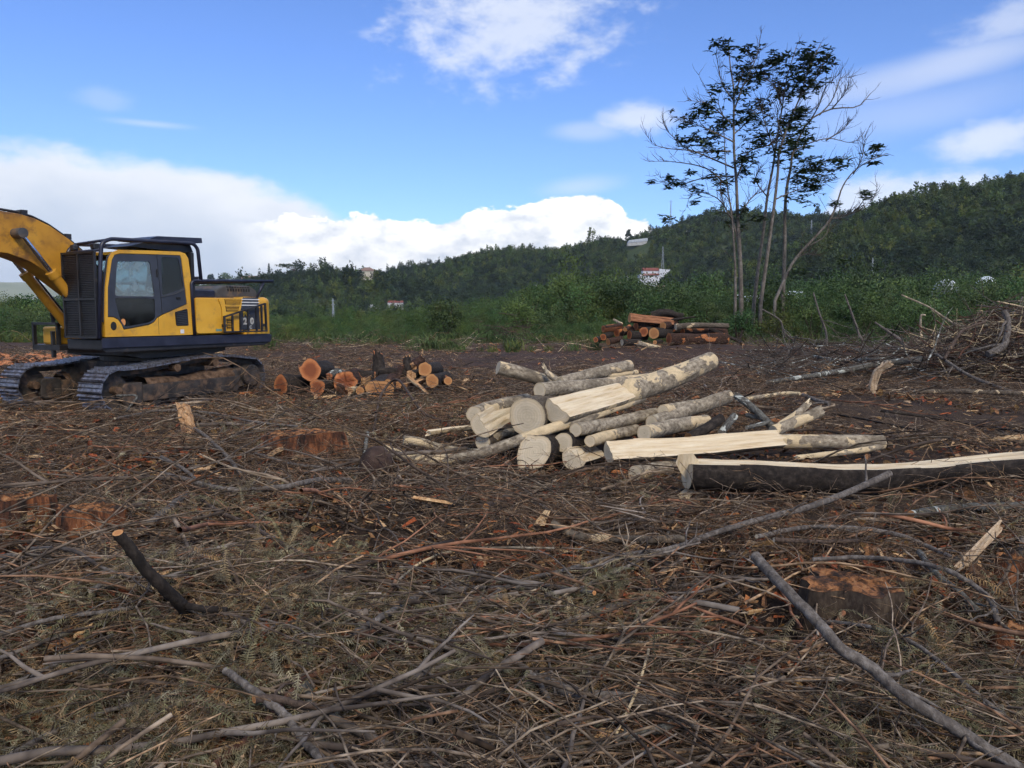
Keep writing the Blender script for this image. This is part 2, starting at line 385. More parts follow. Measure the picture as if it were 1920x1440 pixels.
bark_material('bark_pale', (.10, .08, .056), (.28, .232, .165), (.47, .41, .30), (.62, .48, .29), .58)
bark_material('bark_peeled', (.10, .08, .056), (.27, .222, .157), (.45, .39, .285), (.64, .50, .30), .52)
bark_material('bark_grey', (.042, .033, .025), (.105, .084, .062), (.19, .16, .12), (.60, .46, .28), .60)
bark_material('bark_dark', (.012, .010, .009), (.028, .022, .018), (.06, .048, .038), (.30, .11, .045), .70)
bark_material('bark_red', (.016, .010, .008), (.045, .024, .016), (.09, .05, .034), (.42, .16, .06), .60)
bark_material('bark_stump', (.022, .016, .012), (.06, .043, .031), (.105, .08, .055), (.36, .15, .06), .60)
bark_material('bark_branch', (.055, .046, .04), (.13, .112, .096), (.23, .205, .18), (.42, .33, .22), .74, 14)
bark_material('bark_twig', (.035, .026, .02), (.085, .06, .046), (.14, .105, .08), (.40, .28, .16), .72, 14)
bark_material('bark_rust', (.045, .022, .015), (.11, .052, .033), (.17, .09, .06), (.35, .2, .11), .72, 14)
bark_material('bark_lichen', (.04, .036, .03), (.10, .095, .082), (.2, .2, .175), (.50, .52, .46), .585, 16)
bark_material('trunk_grey', (.075, .064, .053), (.15, .13, .108), (.24, .215, .178), (.3, .26, .21), .7, 3)
cut_material('cut_pale', (.56, .47, .325), (.62, .525, .37), (.60, .48, .31), 7, .7)
cut_material('cut_red', (.24, .075, .032), (.38, .125, .045), (.56, .22, .085), 7, .8)
cut_material('cut_rot', (.065, .032, .02), (.15, .06, .03), (.34, .135, .055), 4, 1.6)
cut_material('cut_tan', (.42, .19, .07), (.47, .22, .085), (.55, .28, .11), 7, .8)
M('split_pale', [(.15, (.42, .29, .14)), (.4, (.62, .49, .31)), (.8, (.75, .65, .46))], 22, .75, .9, 40, (1, 1, .09), coord='gr', var=.06, detail=5)
M('split_red', [(.2, (.22, .07, .03)), (.5, (.44, .17, .07)), (.85, (.62, .33, .17))], 26, .8, .9, 50, (1, 1, .1), coord='gr', var=.1, detail=5)
M('split_tan', [(.2, (.26, .13, .055)), (.5, (.46, .26, .12)), (.85, (.62, .42, .24))], 26, .8, .9, 50, (1, 1, .1), coord='gr', var=.1, detail=5)
M('splinter', [(.2, (.34, .21, .11)), (.5, (.55, .40, .25)), (.85, (.66, .52, .35))], 30, .8, .6, 60, (1, .15, 1), var=.15, detail=5)

# ------------------------------------------------------------------ ground
def ground_material():
    m = bpy.data.materials.new('ground_soil'); m.use_nodes = True; t = NT(m.node_tree); b = t.n['Principled BSDF']
    v = t.node('ShaderNodeTexCoord').outputs['Object']
    n1 = t.noise(v, .6, 6, .6); n2 = t.noise(v, 7, 8, .7); n3 = t.noise(v, 45, 5, .7)
    soil = t.ramp(n2, [(.3, (.014, .009, .007)), (.5, (.034, .022, .016)), (.68, (.075, .05, .036))])
    dry = t.ramp(n3, [(.35, (.022, .015, .011)), (.5, (.055, .037, .025)), (.65, (.13, .092, .06))])
    c = t.mix(t.sstep(n1, .40, .60), soil, dry)
    sp = t.node('ShaderNodeSeparateXYZ'); t.put(sp.inputs[0], v)
    fd = t.m('ADD', sp.outputs[1], t.m('MULTIPLY', t.m('SUBTRACT', t.noise(v, .12, 4), .5), 22))
    grass = t.ramp(t.noise(v, .05, 6, .6), [(.3, (.022, .036, .015)), (.5, (.045, .066, .026)), (.7, (.10, .11, .05))])
    c = t.mix(t.sstep(fd, 46, 52), c, grass)
    # bare, trodden red-brown earth across the middle of the clearing
    band = t.m('MULTIPLY', t.sstep(fd, 19, 26), t.sstep(n1, .38, .52))
    c = t.mix(t.m('MULTIPLY', band, t.sstep(fd, 50, 44)), c, t.ramp(n2, [(.3, (.035, .021, .016)), (.65, (.085, .052, .038))]))
    t.put(b.inputs['Base Color'], c); b.inputs['Roughness'].default_value = .95; b.inputs['Specular IOR Level'].default_value = .15
    bp = t.node('ShaderNodeBump'); bp.inputs['Strength'].default_value = .9; bp.inputs['Distance'].default_value = .03
    t.put(bp.inputs['Height'], t.m('ADD', n2, t.m('MULTIPLY', n3, .4))); t.l.new(bp.outputs[0], b.inputs['Normal'])
    return m
def graded(lo, hi, step, far, grow=1.12):
    a = list(np.arange(lo, hi+1e-6, step)); s = step
    while a[-1] < far: s *= grow; a.append(a[-1]+s)
    return a
xs = graded(0, 8, .1, 5200); xs = np.array(sorted(set([-v for v in xs]+xs)))
ys = np.array([-4000, -1500, -500, -150, -50, -15, -5, -2, -.5]+graded(.5, 11, .085, 5200, 1.045))
XX, YY = np.meshgrid(xs, ys); ZZ = gz(XX, YY)
nx_, ny_ = len(xs), len(ys); ii = (np.arange(ny_-1)[:, None]*nx_+np.arange(nx_-1)[None]).ravel()
ground = link('ground', np_mesh('ground', np.stack([XX, YY, ZZ], -1).reshape(-1, 3), np.stack([ii, ii+1, ii+nx_+1, ii+nx_], 1), True), ground_material())
tag(ground, 'bare brown soil of the cleared plot running out to green fields', None, None, 'structure')

# ------------------------------------------------------------------ hills
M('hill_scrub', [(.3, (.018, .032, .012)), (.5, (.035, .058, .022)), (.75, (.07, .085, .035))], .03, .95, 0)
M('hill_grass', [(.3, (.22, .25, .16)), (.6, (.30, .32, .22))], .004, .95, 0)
hx = np.linspace(-800, 1100, 191); hy = np.linspace(230, 1000, 96); HX, HY = np.meshgrid(hx, hy); HZ = hillz(HX, HY)-1.2
k = (np.arange(95)[:, None]*191+np.arange(190)[None]).ravel()
hill = link('hill', np_mesh('hill', np.stack([HX, HY, HZ], -1).reshape(-1, 3), np.stack([k, k+1, k+192, k+191], 1), True), MATS['hill_scrub'])
tag(hill, 'wooded hills rising behind the clearing', None, None, 'structure')
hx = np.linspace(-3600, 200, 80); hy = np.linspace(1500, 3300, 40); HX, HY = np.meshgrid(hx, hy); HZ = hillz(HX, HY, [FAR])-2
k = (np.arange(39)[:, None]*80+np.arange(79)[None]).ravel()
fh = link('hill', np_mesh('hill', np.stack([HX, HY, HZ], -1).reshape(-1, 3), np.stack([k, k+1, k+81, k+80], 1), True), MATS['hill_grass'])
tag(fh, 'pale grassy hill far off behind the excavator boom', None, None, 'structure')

# ------------------------------------------------------------------ scattering
def scatter(name, label, protos, P, R, S, I, cat=None):
    """one object of kind stuff: small pieces set out on points (geometry nodes)"""
    me = bpy.data.meshes.new(name); n = len(P)
    me.vertices.add(n); me.vertices.foreach_set('co', np.asarray(P, np.float32).ravel())
    a = me.attributes.new('rot', 'FLOAT_VECTOR', 'POINT'); a.data.foreach_set('vector', np.asarray(R, np.float32).ravel())
    S = np.asarray(S, np.float32)
    if S.ndim == 1: S = np.repeat(S[:, None], 3, 1)
    a = me.attributes.new('scl', 'FLOAT_VECTOR', 'POINT'); a.data.foreach_set('vector', np.ascontiguousarray(S).ravel())
    a = me.attributes.new('idx', 'INT', 'POINT'); a.data.foreach_set('value', np.asarray(I, np.int32))
    o = link(name, me)
    ng = bpy.data.node_groups.new(name+'_spread', 'GeometryNodeTree')
    ng.interface.new_socket('Geometry', in_out='INPUT', socket_type='NodeSocketGeometry'); ng.interface.new_socket('Geometry', in_out='OUTPUT', socket_type='NodeSocketGeometry')
    N = ng.nodes; L = ng.links; gi = N.new('NodeGroupInput'); go = N.new('NodeGroupOutput')
    ip = N.new('GeometryNodeInstanceOnPoints'); ip.inputs['Pick Instance'].default_value = True
    jn = N.new('GeometryNodeJoinGeometry')
    for pr in protos[::-1]:
        oi = N.new('GeometryNodeObjectInfo'); oi.inputs['Object'].default_value = pr
        gt = N.new('GeometryNodeGeometryToInstance'); L.new(oi.outputs['Geometry'], gt.inputs[0]); L.new(gt.outputs[0], jn.inputs[0])
    def attr(nm, ty):
        q = N.new('GeometryNodeInputNamedAttribute'); q.data_type = ty; q.inputs['Name'].default_value = nm; return q.outputs['Attribute']
    er = N.new('FunctionNodeEulerToRotation'); L.new(attr('rot', 'FLOAT_VECTOR'), er.inputs[0])
    L.new(gi.outputs[0], ip.inputs['Points']); L.new(jn.outputs[0], ip.inputs['Instance'])
    L.new(attr('idx', 'INT'), ip.inputs['Instance Index']); L.new(er.outputs[0], ip.inputs['Rotation']); L.new(attr('scl', 'FLOAT_VECTOR'), ip.inputs['Scale'])
    L.new(ip.outputs[0], go.inputs[0])
    md = o.modifiers.new('spread', 'NODES'); md.node_group = ng
    return tag(o, label, cat, None, 'stuff')
def proto(name, V, Fs, mat, smooth=False):
    me = mesh(name, V, Fs, smooth); me.materials.append(mat); return bpy.data.objects.new(name, me)

# --- materials of the litter
M('litter_twig', [(.3, (.05, .037, .026)), (.5, (.17, .125, .086)), (.75, (.35, .275, .195))], 14, .9, hue=[(1, 1, 1), (.72, .72, .74), (1.15, .98, .8), (.5, .47, .46), (1.0, .74, .6), (.95, .95, .92), (.28, .25, .23)], var=.4)
M('litter_stick', [(.3, (.05, .038, .03)), (.5, (.14, .11, .085)), (.75, (.27, .225, .18))], 9, .85, hue=[(1, 1, 1), (.45, .40, .37), (.9, .92, .95), (1.25, .72, .5), (.6, .55, .5), (1.2, 1.1, .92)], var=.3)
M('litter_straw', [(.3, (.075, .05, .034)), (.5, (.19, .135, .09)), (.75, (.37, .275, .185))], 10, .9, hue=[(1, 1, 1), (.5, .47, .46), (.8, .72, .64), (.4, .37, .36), (1.05, .92, .75), (.6, .56, .54)], var=.35)
M('litter_frond', [(.3, (.08, .07, .043)), (.6, (.22, .195, .122)), (.85, (.38, .34, .22))], 6, .9, hue=[(1, 1, 1), (.85, .9, .75), (1.1, .92, .8), (.6, .6, .52), (1.1, 1.06, 1.0), (1.1, .78, .55), (.8, .72, .62)], var=.3)
M('litter_leaf', [(.3, (.085, .044, .023)), (.6, (.20, .108, .058)), (.85, (.32, .20, .115))], 9, .85, hue=[(1, 1, 1), (.6, .55, .5), (1.2, .6, .45), (.9, .95, .6), (1.1, 1.0, .85), (.45, .4, .38)], var=.35)
M('litter_chip', [(.3, (.28, .15, .07)), (.6, (.46, .31, .17)), (.85, (.62, .48, .30))], 12, .85, hue=[(1, 1, 1), (.85, .5, .32), (.6, .5, .42), (1.15, 1.1, 1.0), (.75, .3, .18), (1.2, 1.2, 1.1)], var=.2)
def tw_geo(rg, L=1.0, r=.012, seg=7, wob=.06, sides=4, shoots=2):
    """a bent twig lying along x"""
    V = []; Fs = []
    def stick(p0, d, L, r0, r1, seg):
        p = Vector(p0); d = Vector(d).normalized(); pts = [p.copy()]
        for i in range(seg):
            d = (d+Vector(rg.normal(0, wob*2, 3))*Vector((1, 1, .45))[0]).normalized(); d.z *= .75
            p = p+d*(L/seg); pts.append(p.copy())
        rr = [r0+(r1-r0)*i/seg for i in range(seg+1)]
        v, f = tube_geo(pts, rr, sides, False); kk = len(V); V.extend(v); Fs.extend([tuple(q+kk for q in g) for g in f]); return pts
    pts = stick((-L/2, 0, 0), (1, rg.normal(0, .15), rg.normal(0, .04)), L, r, r*.45, seg)
    for _ in range(shoots):
        i = int(rg.integers(2, seg)); s = rg.choice([-1, 1])
        stick(pts[i], (rg.uniform(.4, 1), s*rg.uniform(.4, .9), rg.uniform(-.1, .35)), L*rg.uniform(.2, .45), r*.55, r*.2, 4)
    return V, Fs
def frond_geo(rg, n=20, droop=.35, wid=.26):
    """a dried feathery leaf: stem with thin leaflets to both sides"""
    V = []; Fs = []; P = []
    a = rg.normal(0, .2)
    for i in range(n+1):
        t = i/n; P.append(np.array([t-.5, a*(t-.3)**2*1.6, .12*math.sin(t*2.6)-droop*t*t*.5]))
    for i in range(n):
        q, w = P[i], P[i+1]; Vb = len(V); o = np.array([0, .006, 0])
        V += [q-o, q+o, w+o, w-o]; Fs.append((Vb, Vb+1, Vb+2, Vb+3))
        t = (i+.5)/n; ln = wid*(math.sin(math.pi*min(1, t*.85+.12))**.7)*rg.uniform(.7, 1.1)
        for s in (-1, 1):
            d = np.array([.5+rg.normal(0, .1), s*1.0, -.35+rg.normal(0, .3)]); d /= np.linalg.norm(d); e = np.array([.0085, 0, .003])
            Vb = len(V); V += [q-e*.6, q+e*.6, q+d*ln*.6+e, q+d*ln, q+d*ln*.6-e]; Fs.append((Vb, Vb+1, Vb+2, Vb+3, Vb+4))
    return V, Fs
def leaf_geo(rg):
    c = rg.uniform(.1, .45); w = rg.uniform(.16, .3)
    V = [(-.5, 0, 0), (-.2, -w, c*.3), (.2, -w*.8, c*.35), (.55, 0, c*rg.uniform(-.5, .6)), (.2, w*.8, c*.35), (-.2, w, c*.3), (-.15, 0, -.04), (.2, 0, -.02)]
    return V, [(0, 1, 6), (1, 2, 7, 6), (2, 3, 7), (3, 4, 7), (4, 5, 6, 7), (5, 0, 6)]
def chip_geo(rg):
    w = rg.uniform(.06, .2); h = rg.uniform(.03, .1)
    return [(-.5, -w, 0), (-.5+rg.uniform(0, .2), w, 0), (.5, w*rg.uniform(.1, .8), h*.4), (.5-rg.uniform(0, .3), -w*rg.uniform(.2, 1), 0), (-.45, -w*.8, h), (-.3, w*.8, h), (.4, w*.3, h), (.25, -w*.5, h)], \
        [(0, 3, 2, 1), (4, 5, 6, 7), (0, 1, 5, 4), (1, 2, 6, 5), (2, 3, 7, 6), (3, 0, 4, 7)]
rp = np.random.default_rng(11)
P_TWIG = [proto('twig', *tw_geo(rp, r=rp.uniform(.06, .115)**2, seg=8, wob=.09, sides=5, shoots=int(rp.integers(0, 4))), MATS['litter_twig'], True) for _ in range(12)]
P_STRAW = [proto('straw', *tw_geo(rp, r=rp.uniform(.0028, .0062), seg=6, wob=.14, sides=3, shoots=int(rp.integers(0, 3))), MATS['litter_straw'], True) for _ in range(8)]
P_FROND = [proto('frond', *frond_geo(rp, 24, rp.uniform(.5, 1.5), rp.uniform(.09, .16)), MATS['litter_frond']) for _ in range(7)]
P_LEAF = [proto('leaf', *leaf_geo(rp), MATS['litter_leaf']) for _ in range(5)]
P_CHIP = [proto('chip', *chip_geo(rp), MATS['litter_chip']) for _ in range(6)]

STUMPS = [(lambda q: (q[0], q[1]+.1, w_))(G(px_, py_)) for px_, py_, w_ in ((556, 858, .6), (1630, 1192, .36), (150, 1012, .3), (24, 1000, .3), (1905, 1262, .25), (1912, 1140, .2), (706, 902, .35))]
def dirt_clear(x, y):
    """0..1: how free of litter the ground is"""
    a = np.exp(-(((x-6.6)/3.0)**2+((y-12.6)/1.5)**2)**2)
    b = np.exp(-(((y-.0*x-31)/9)**2)**2)*np.clip((x+6)/4, 0, 1)*.75
    c = np.exp(-(((x-2.3)/3.1)**2+((y-9.4)/1.75)**2)**2)*.93
    for sx, sy, sr in STUMPS+[(1.7, 6.75, .45), (2.3, 6.75, .45), (2.9, 6.8, .45), (3.5, 6.95, .45), (4.1, 7.1, .45), (4.7, 7.4, .45), (-3.0, 16.4, 1.6), (-1.9, 16.6, 1.2)]: c = np.maximum(c, np.exp(-(((x-sx)/sr)**2+((y-sy)/sr)**2)**2)*.85)
    return np.clip(np.maximum(np.maximum(a*.93, b), c), 0, 1)
def spots(n, r0, r1, seed, pw=0.0, half=39):
    rg = np.random.default_rng(seed); u = rg.random(n)
    if pw == 0: r = np.exp(np.log(r0)+u*(np.log(r1)-np.log(r0)))
    else: r = (r0**pw+u*(r1**pw-r0**pw))**(1/pw)
    a = np.radians(rg.uniform(-half, half, n)); return rg, r*np.sin(a), r*np.cos(a), r
def lay(seed, n, r0, r1, keep, length, zlo, zhi, tilt, npro, pw=0.0, grow=.3, swept=0, cap=1.5):
    rg, x, y, r = spots(n, r0, r1, seed, pw)
    ok = rg.random(n) < keep(x, y, r); x, y, r = x[ok], y[ok], r[ok]; n = len(x)
    z = gz(x, y)+rg.uniform(zlo, zhi, n)
    yaw = (fbm(x*.45, y*.45, 91, 2)-.5)*4.5+rg.normal(0, swept, n)+rg.integers(0, 2, n)*math.pi if swept else rg.uniform(0, 2*math.pi, n)
    rot = np.stack([rg.normal(0, tilt, n), rg.normal(0, tilt, n), yaw], 1)
    sc = np.exp(rg.normal(math.log(length), .42, n))*(np.maximum(r, 3.5)/4)**grow
    sc = np.minimum(sc, cap*(np.maximum(r, 3.5)/4)**grow)
    return np.stack([x, y, z], 1), rot, sc, rg.integers(0, npro, n)
QUAL = 1.0
def green_patch(x, y):
    return np.exp(-(((x+2.0)/2.4)**2+((y-13.3)/1.2)**2))+np.exp(-(((x+3.0)/1.6)**2+((y-10)/.8)**2))*.5
nz = lambda x, y, s, k: fbm(x*s, y*s, k, 2)
mound = lambda x, y: np.exp(-(((x+1.6)/1.2)**2+((y-3.8)/.9)**2)**2)
kt = lambda x, y, r: np.clip((nz(x, y, .75, 31)-.33)*3.2, .05, 1)*(1-.35*mound(x, y))*(1-dirt_clear(x, y))*np.clip((47-r)/4, 0, 1)
ks = lambda x, y, r: np.clip((nz(x, y, .9, 37)-.34)*3.4, .06, 1)*(1-.9*dirt_clear(x, y))*np.clip((48-r)/4, 0, 1)
kf = lambda x, y, r: np.clip(np.clip((nz(x, y, .8, 41)-.40)*5, 0, 1)*np.clip((8.5-r)/3, 0.05, 1)+green_patch(x, y)+.9*np.exp(-(((x+1.9)/.8)**2+((y-4.1)/.7)**2))+.6*np.exp(-(((x+1.0)/.9)**2+((y-3.2)/.5)**2)), 0, 1)*(1-dirt_clear(x, y))
kl = lambda x, y, r: np.clip((nz(x, y, .9, 43)-.25)*2, 0, 1)*(1-.7*dirt_clear(x, y))
kc = lambda x, y, r: np.clip(.25+(nz(x, y, .6, 47)-.4)*2.5, 0.05, 1)*(1-.5*dirt_clear(x, y))
scatter('twig_litter', 'tangle of broken grey and brown twigs covering the clearing', P_TWIG, *lay(101, int(60000*QUAL), 2.0, 47, kt, .52, -.005, .12, .14, 12, swept=.65))
P_STICK = [proto('stick', *tw_geo(rp, r=rp.uniform(.0045, .0115), seg=10, wob=.055, sides=6, shoots=int(rp.integers(2, 6))), MATS['litter_stick'], True) for _ in range(10)]
scatter('stick_litter', 'longer broken sticks lying on top of the litter', P_STICK, *lay(106, 950, 2.1, 26, lambda x, y, r: np.clip((nz(x, y, .6, 51)-.3)*2.5, .1, 1)*(1-dirt_clear(x, y)), 1.05, .05, .17, .10, 10, grow=.15, swept=.55, cap=2.0))
scatter('straw_litter', 'thin dry stalks and twiglets strewn over the soil', P_STRAW, *lay(102, int(85000*QUAL), 2.0, 48, ks, .26, -.005, .07, .18, 8, grow=.45, swept=.9))
scatter('frond_litter', 'dried olive brown feathery foliage heaped in the foreground', P_FROND, *lay(103, int(25000*QUAL), 1.9, 16, kf, .17, .04, .18, .6, 7, grow=.2, cap=.32))
scatter('leaf_litter', 'dead brown leaves lying among the twigs', P_LEAF, *lay(104, int(64000*QUAL), 1.9, 18, kl, .055, .0, .10, .5, 5, grow=.3))
scatter('wood_chip_litter', 'scattered orange and cream wood chips', P_CHIP, *lay(105, int(15000*QUAL), 2.0, 45, kc, .07, .02, .09, .3, 6, grow=.45))

# ------------------------------------------------------------------ foliage pieces
def blades(rg, n, R, shape, size, up=.2, squash=1.0):
    """leaf-sized faces spread through a crown: shape(rg,n) gives points, R its half extents"""
    P = shape(rg, n)*np.asarray(R)
    d = rg.normal(0, 1, (n, 3)); d[:, 2] *= squash; d[:, 2] += up; d /= np.linalg.norm(d, axis=1)[:, None]
    e = np.cross(d, rg.normal(0, 1, (n, 3))); e /= np.linalg.norm(e, axis=1)[:, None]
    s = (size*rg.uniform(.6, 1.3, n))[:, None]
    V = np.stack([P-d*s*.5, P+e*s*.28, P+d*s*.6, P-e*s*.28], 1).reshape(-1, 3)
    return V, np.arange(n*4).reshape(n, 4)
def ball_clumps(k, rad):
    def f(rg, n):
        c = rg.normal(0, 1, (k, 3)); c /= np.linalg.norm(c, axis=1)[:, None]; c *= rg.uniform(.35, .85, k)[:, None]
        i = rg.integers(0, k, n); q = rg.normal(0, 1, (n, 3)); q /= np.linalg.norm(q, axis=1)[:, None]
        return c[i]+q*(rad*rg.random(n)**.4)[:, None]
    return f
def leafproto(name, V, Fs, mat):
    me = np_mesh(name, V, Fs); me.materials.append(mat); return bpy.data.objects.new(name, me)
M('shrub_green', [(.25, (.026, .05, .016)), (.5, (.055, .096, .030)), (.8, (.105, .155, .05))], 1.2, .75, hue=[(1, 1, 1), (.75, .85, .8), (1.2, 1.1, .8), (.8, 1, .9), (1.05, .95, 1)], var=.25)
M('weed_green', [(.25, (.026, .046, .014)), (.5, (.058, .092, .028)), (.8, (.12, .155, .05))], 1.5, .75, hue=[(1, 1, 1), (.8, .9, .7), (1.3, 1.05, .75), (.9, 1.05, .9)], var=.25)
M('forest_dark', [(.25, (.012, .024, .012)), (.5, (.028, .050, .022)), (.8, (.055, .082, .034))], .25, .85, hue=[(1, 1, 1), (.7, .8, .85), (1.15, 1.1, .9), (.85, .95, 1.0), (1.0, .95, .8), (.8, .85, .8)], var=.25)
M('forest_light', [(.25, (.03, .052, .016)), (.5, (.07, .105, .03)), (.8, (.13, .155, .055))], .25, .85, hue=[(1, 1, 1), (.8, .9, .75), (1.2, 1.05, .7), (.9, 1, .9)], var=.25)
M('forest_trunk', [(.3, (.05, .042, .035)), (.7, (.12, .10, .085))], 2, .95)
rq = np.random.default_rng(23)
P_SHRUB = []
for i in range(6):
    V, Fs = blades(rq, 1500, (1, 1, .95), ball_clumps(int(rq.integers(14, 20)), .36), .068, .3); V[:, 2] += .75
    P_SHRUB.append(leafproto('shrub', V, Fs, MATS['shrub_green' if i % 3 else 'weed_green']))
P_WEED = []
for i in range(4):      # tufts of upright weeds and grass
    V = []; Fs = []
    for _ in range(46):
        b_ = rq.normal(0, .22, 2); d = np.array([rq.normal(0, .3), rq.normal(0, .3), 1.0]); h = rq.uniform(.35, 1); w = np.array([*rq.normal(0, 1, 2), 0]); w /= np.linalg.norm(w); w *= .03
        p0 = np.array([*b_, 0]); p1 = p0+d*h*.55; p2 = p0+d*h+np.array([d[0], d[1], -.25])*h*.5; j = len(V)
        V += [p0-w, p0+w, p1+w, p1-w, p2]; Fs += [(j, j+1, j+2, j+3), (j+3, j+2, j+4)]
    P_WEED.append(proto('weed', V, Fs, MATS['weed_green']))
def forest_tree(kind, rg, mat):
    if kind == 'round': R, cz, n, s = (3.6, 3.6, 3.6), 5.2, 170, 1.0; f = ball_clumps(10, .42)
    elif kind == 'tall': R, cz, n, s = (3.0, 3.0, 4.6), 6.6, 190, 1.0; f = ball_clumps(12, .36)
    else:
        R, cz, n, s = (2.5, 2.5, 5.0), 6.6, 170, .95
        def f(rg, n):
            t = rg.random(n)**.8; a = rg.uniform(0, 6.283, n); q = (1-t**1.6)*rg.uniform(.45, 1.1, n)
            return np.stack([q*np.cos(a), q*np.sin(a), t*2-1], 1)
    V, Fs = blades(rg, n, R, f, s, .15); V[:, 2] += cz
    me = np_mesh('tree', V, Fs); me.materials.append(mat); return bpy.data.objects.new('tree', me)
P_TREE = [forest_tree(k_, rq, MATS[m_]) for k_, m_ in (('round', 'forest_dark'), ('tall', 'forest_dark'), ('round', 'forest_dark'), ('tall', 'forest_dark'), ('round', 'forest_light'), ('tall', 'forest_light'), ('round', 'forest_light'), ('cone', 'forest_dark'))]

# --- the wood on the hills
CLEAR = []      # (x, y, r): yards round buildings, kept free of trees
def clear_at(px, py, r, D0=180): q = hill_hit(px, py, D0); CLEAR.append((q[0], q[1], r)); return q
HOUSE = clear_at(1222, 541, 12); clear_at(1173, 541, 6); clear_at(1135, 541, 5); clear_at(1248, 530, 6); clear_at(1240, 548, 4)
TERRACE = clear_at(1196, 460, 10, 400); clear_at(1212, 452, 6, 400); clear_at(1178, 464, 5, 400)
HILLHOUSE = clear_at(687, 522, 6, 300); ROOF = clear_at(470, 532, 5, 300)
rg = np.random.default_rng(55); n = 120000
x = rg.uniform(-520, 720, n); y = rg.uniform(150, 860, n); h = hillz(x, y)
pxs = 960+F*x/y
keep = (pxs > -150) & (pxs < 2080)
wood = np.clip((h-2.5)/3, 0, 1)
flat = (h < 3)*np.clip((nz(x, y, .012, 61)-.50)*9, 0, 1)*np.clip((y-165)/50, 0, 1)*.8
keep &= rg.random(n) < np.maximum(wood, flat)
for cx, cy, r in CLEAR:
    keep &= ~((np.hypot(x-cx, y-cy) < r) | ((np.abs((x-cx)-(y-cy)*cx/cy) < r*.9) & (y < cy) & (y > cy-r*3.5)))
# thin out behind the crests, which nothing sees
x, y, h = x[keep], y[keep], h[keep]; n = len(x)
mixv = nz(x, y, .010, 71); e_ = nz(x, y, .03, 73)
lightp = np.clip((mixv-.5)*4+.25, .04, .8)*np.where((x > 110) & (y < 480), 1.4, .85)
idx = np.where(rg.random(n) < lightp, rg.integers(4, 7, n), rg.choice([0, 0, 1, 2, 2, 3], n))
sc = .62*np.exp(rg.normal(-.1, .28, n))*np.where(h < 3, .75, 1)*(.75+.5*e_)
S3 = np.stack([sc*rg.uniform(.85, 1.2, n), sc*rg.uniform(.85, 1.2, n), sc*rg.uniform(.8, 1.15, n)], 1)
scatter('forest', 'dense dark wood covering the hillsides', P_TREE, np.stack([x, y, h-1.6], 1), np.stack([rg.normal(0, .04, n), rg.normal(0, .04, n), rg.uniform(0, 6.28, n)], 1), S3, idx)

# --- the belt of green undergrowth beyond the clearing
rg = np.random.default_rng(66); n = 12000
y = 45+(rg.random(n)**1.5)*95; x = rg.uniform(-.72, .72, n)*y
edge = 47.5+6*(nz(x, y*0+1, .12, 81)-.5)+np.clip((x-6)/12, 0, 1)*1.0
ok = (y > edge) & (rg.random(n) < np.clip(.1+2.2*(nz(x, y, .13, 83)-.28), .05, 1))
x, y = x[ok], y[ok]; n = len(x); edge = edge[ok]
lowc = np.clip((y-edge)/9, .22, 1)
TOPY = np.interp(960+F*x/y, [-200, 0, 150, 500, 600, 720, 800, 880, 950, 1010, 1080, 1150, 1250, 1330, 1450, 1550, 1650, 1800, 1900, 2100], [562, 566, 580, 594, 592, 588, 580, 578, 566, 550, 532, 542, 548, 552, 556, 540, 532, 545, 525, 520])
hgt = (HC+(588-TOPY)/F*np.maximum(y, 55))/1.75*lowc*np.clip(.05+1.5*nz(x, y, .26, 85), .25, 1.25)*rg.uniform(.65, 1.2, n)
scatter('undergrowth', 'thick green belt of shrubs and brambles behind the clearing', P_SHRUB, np.stack([x, y, gz(x, y)-.1], 1),
        np.stack([np.zeros(n), np.zeros(n), rg.uniform(0, 6.28, n)], 1), np.stack([hgt*rg.uniform(.8, 1.3, n), hgt*rg.uniform(.8, 1.3, n), hgt*rg.uniform(.8, 1.3, n)], 1), rg.integers(0, 6, n))
n = 2600; y = rg.uniform(36, 54, n); x = rg.uniform(-.72, .72, n)*y
edge = 45.5+7*(nz(x, y*0+1, .12, 81)-.5)
ok = (y > edge)*(rg.random(n) < np.clip((nz(x, y, .3, 89)-.3)*3, 0, 1)) | (rg.random(n) < np.clip((nz(x, y, .25, 87)-.60)*3, 0, .5)); x, y = x[ok], y[ok]; n = len(x)
scatter('grass', 'tufts of weeds and tall grass along the clearing edge', P_WEED, np.stack([x, y, gz(x, y)-.03], 1),
        np.stack([np.zeros(n), np.zeros(n), rg.uniform(0, 6.28, n)], 1), rg.uniform(.3, .95, n), rg.integers(0, 4, n))

# ------------------------------------------------------------------ excavator
from mathutils.geometry import tessellate_polygon
DUST = (.17, .115, .07)
M('paint_yellow', [(.2, (.58, .29, .022)), (.6, (.70, .37, .030)), (.9, (.75, .42, .045))], 1.5, .42, spec=.5, dirt=((.27, .165, .06), 4.0, .52, .6))
M('paint_boom', [(.2, (.36, .165, .018)), (.5, (.50, .24, .022)), (.85, (.56, .29, .03))], 2.2, .5, spec=.4, dirt=((.12, .06, .03), 2.6, .52, .8), bump=.1, bscale=30)
M('steel_black', [(.3, (.010, .010, .012)), (.7, (.024, .024, .027))], 4, .45, spec=.5, dirt=(DUST, 5, .58, .45))
M('steel_blue_black', [(.3, (.012, .014, .028)), (.7, (.025, .028, .05))], 4, .4, spec=.5, dirt=(DUST, 6, .62, .3))
M('door_grey', [(.3, (.030, .034, .044)), (.7, (.045, .05, .064))], 3, .42, spec=.5, dirt=(DUST, 4, .62, .35))
M('cover_grey', [(.3, (.05, .052, .055)), (.7, (.085, .085, .085))], 3, .6, dirt=(DUST, 4, .48, .8))
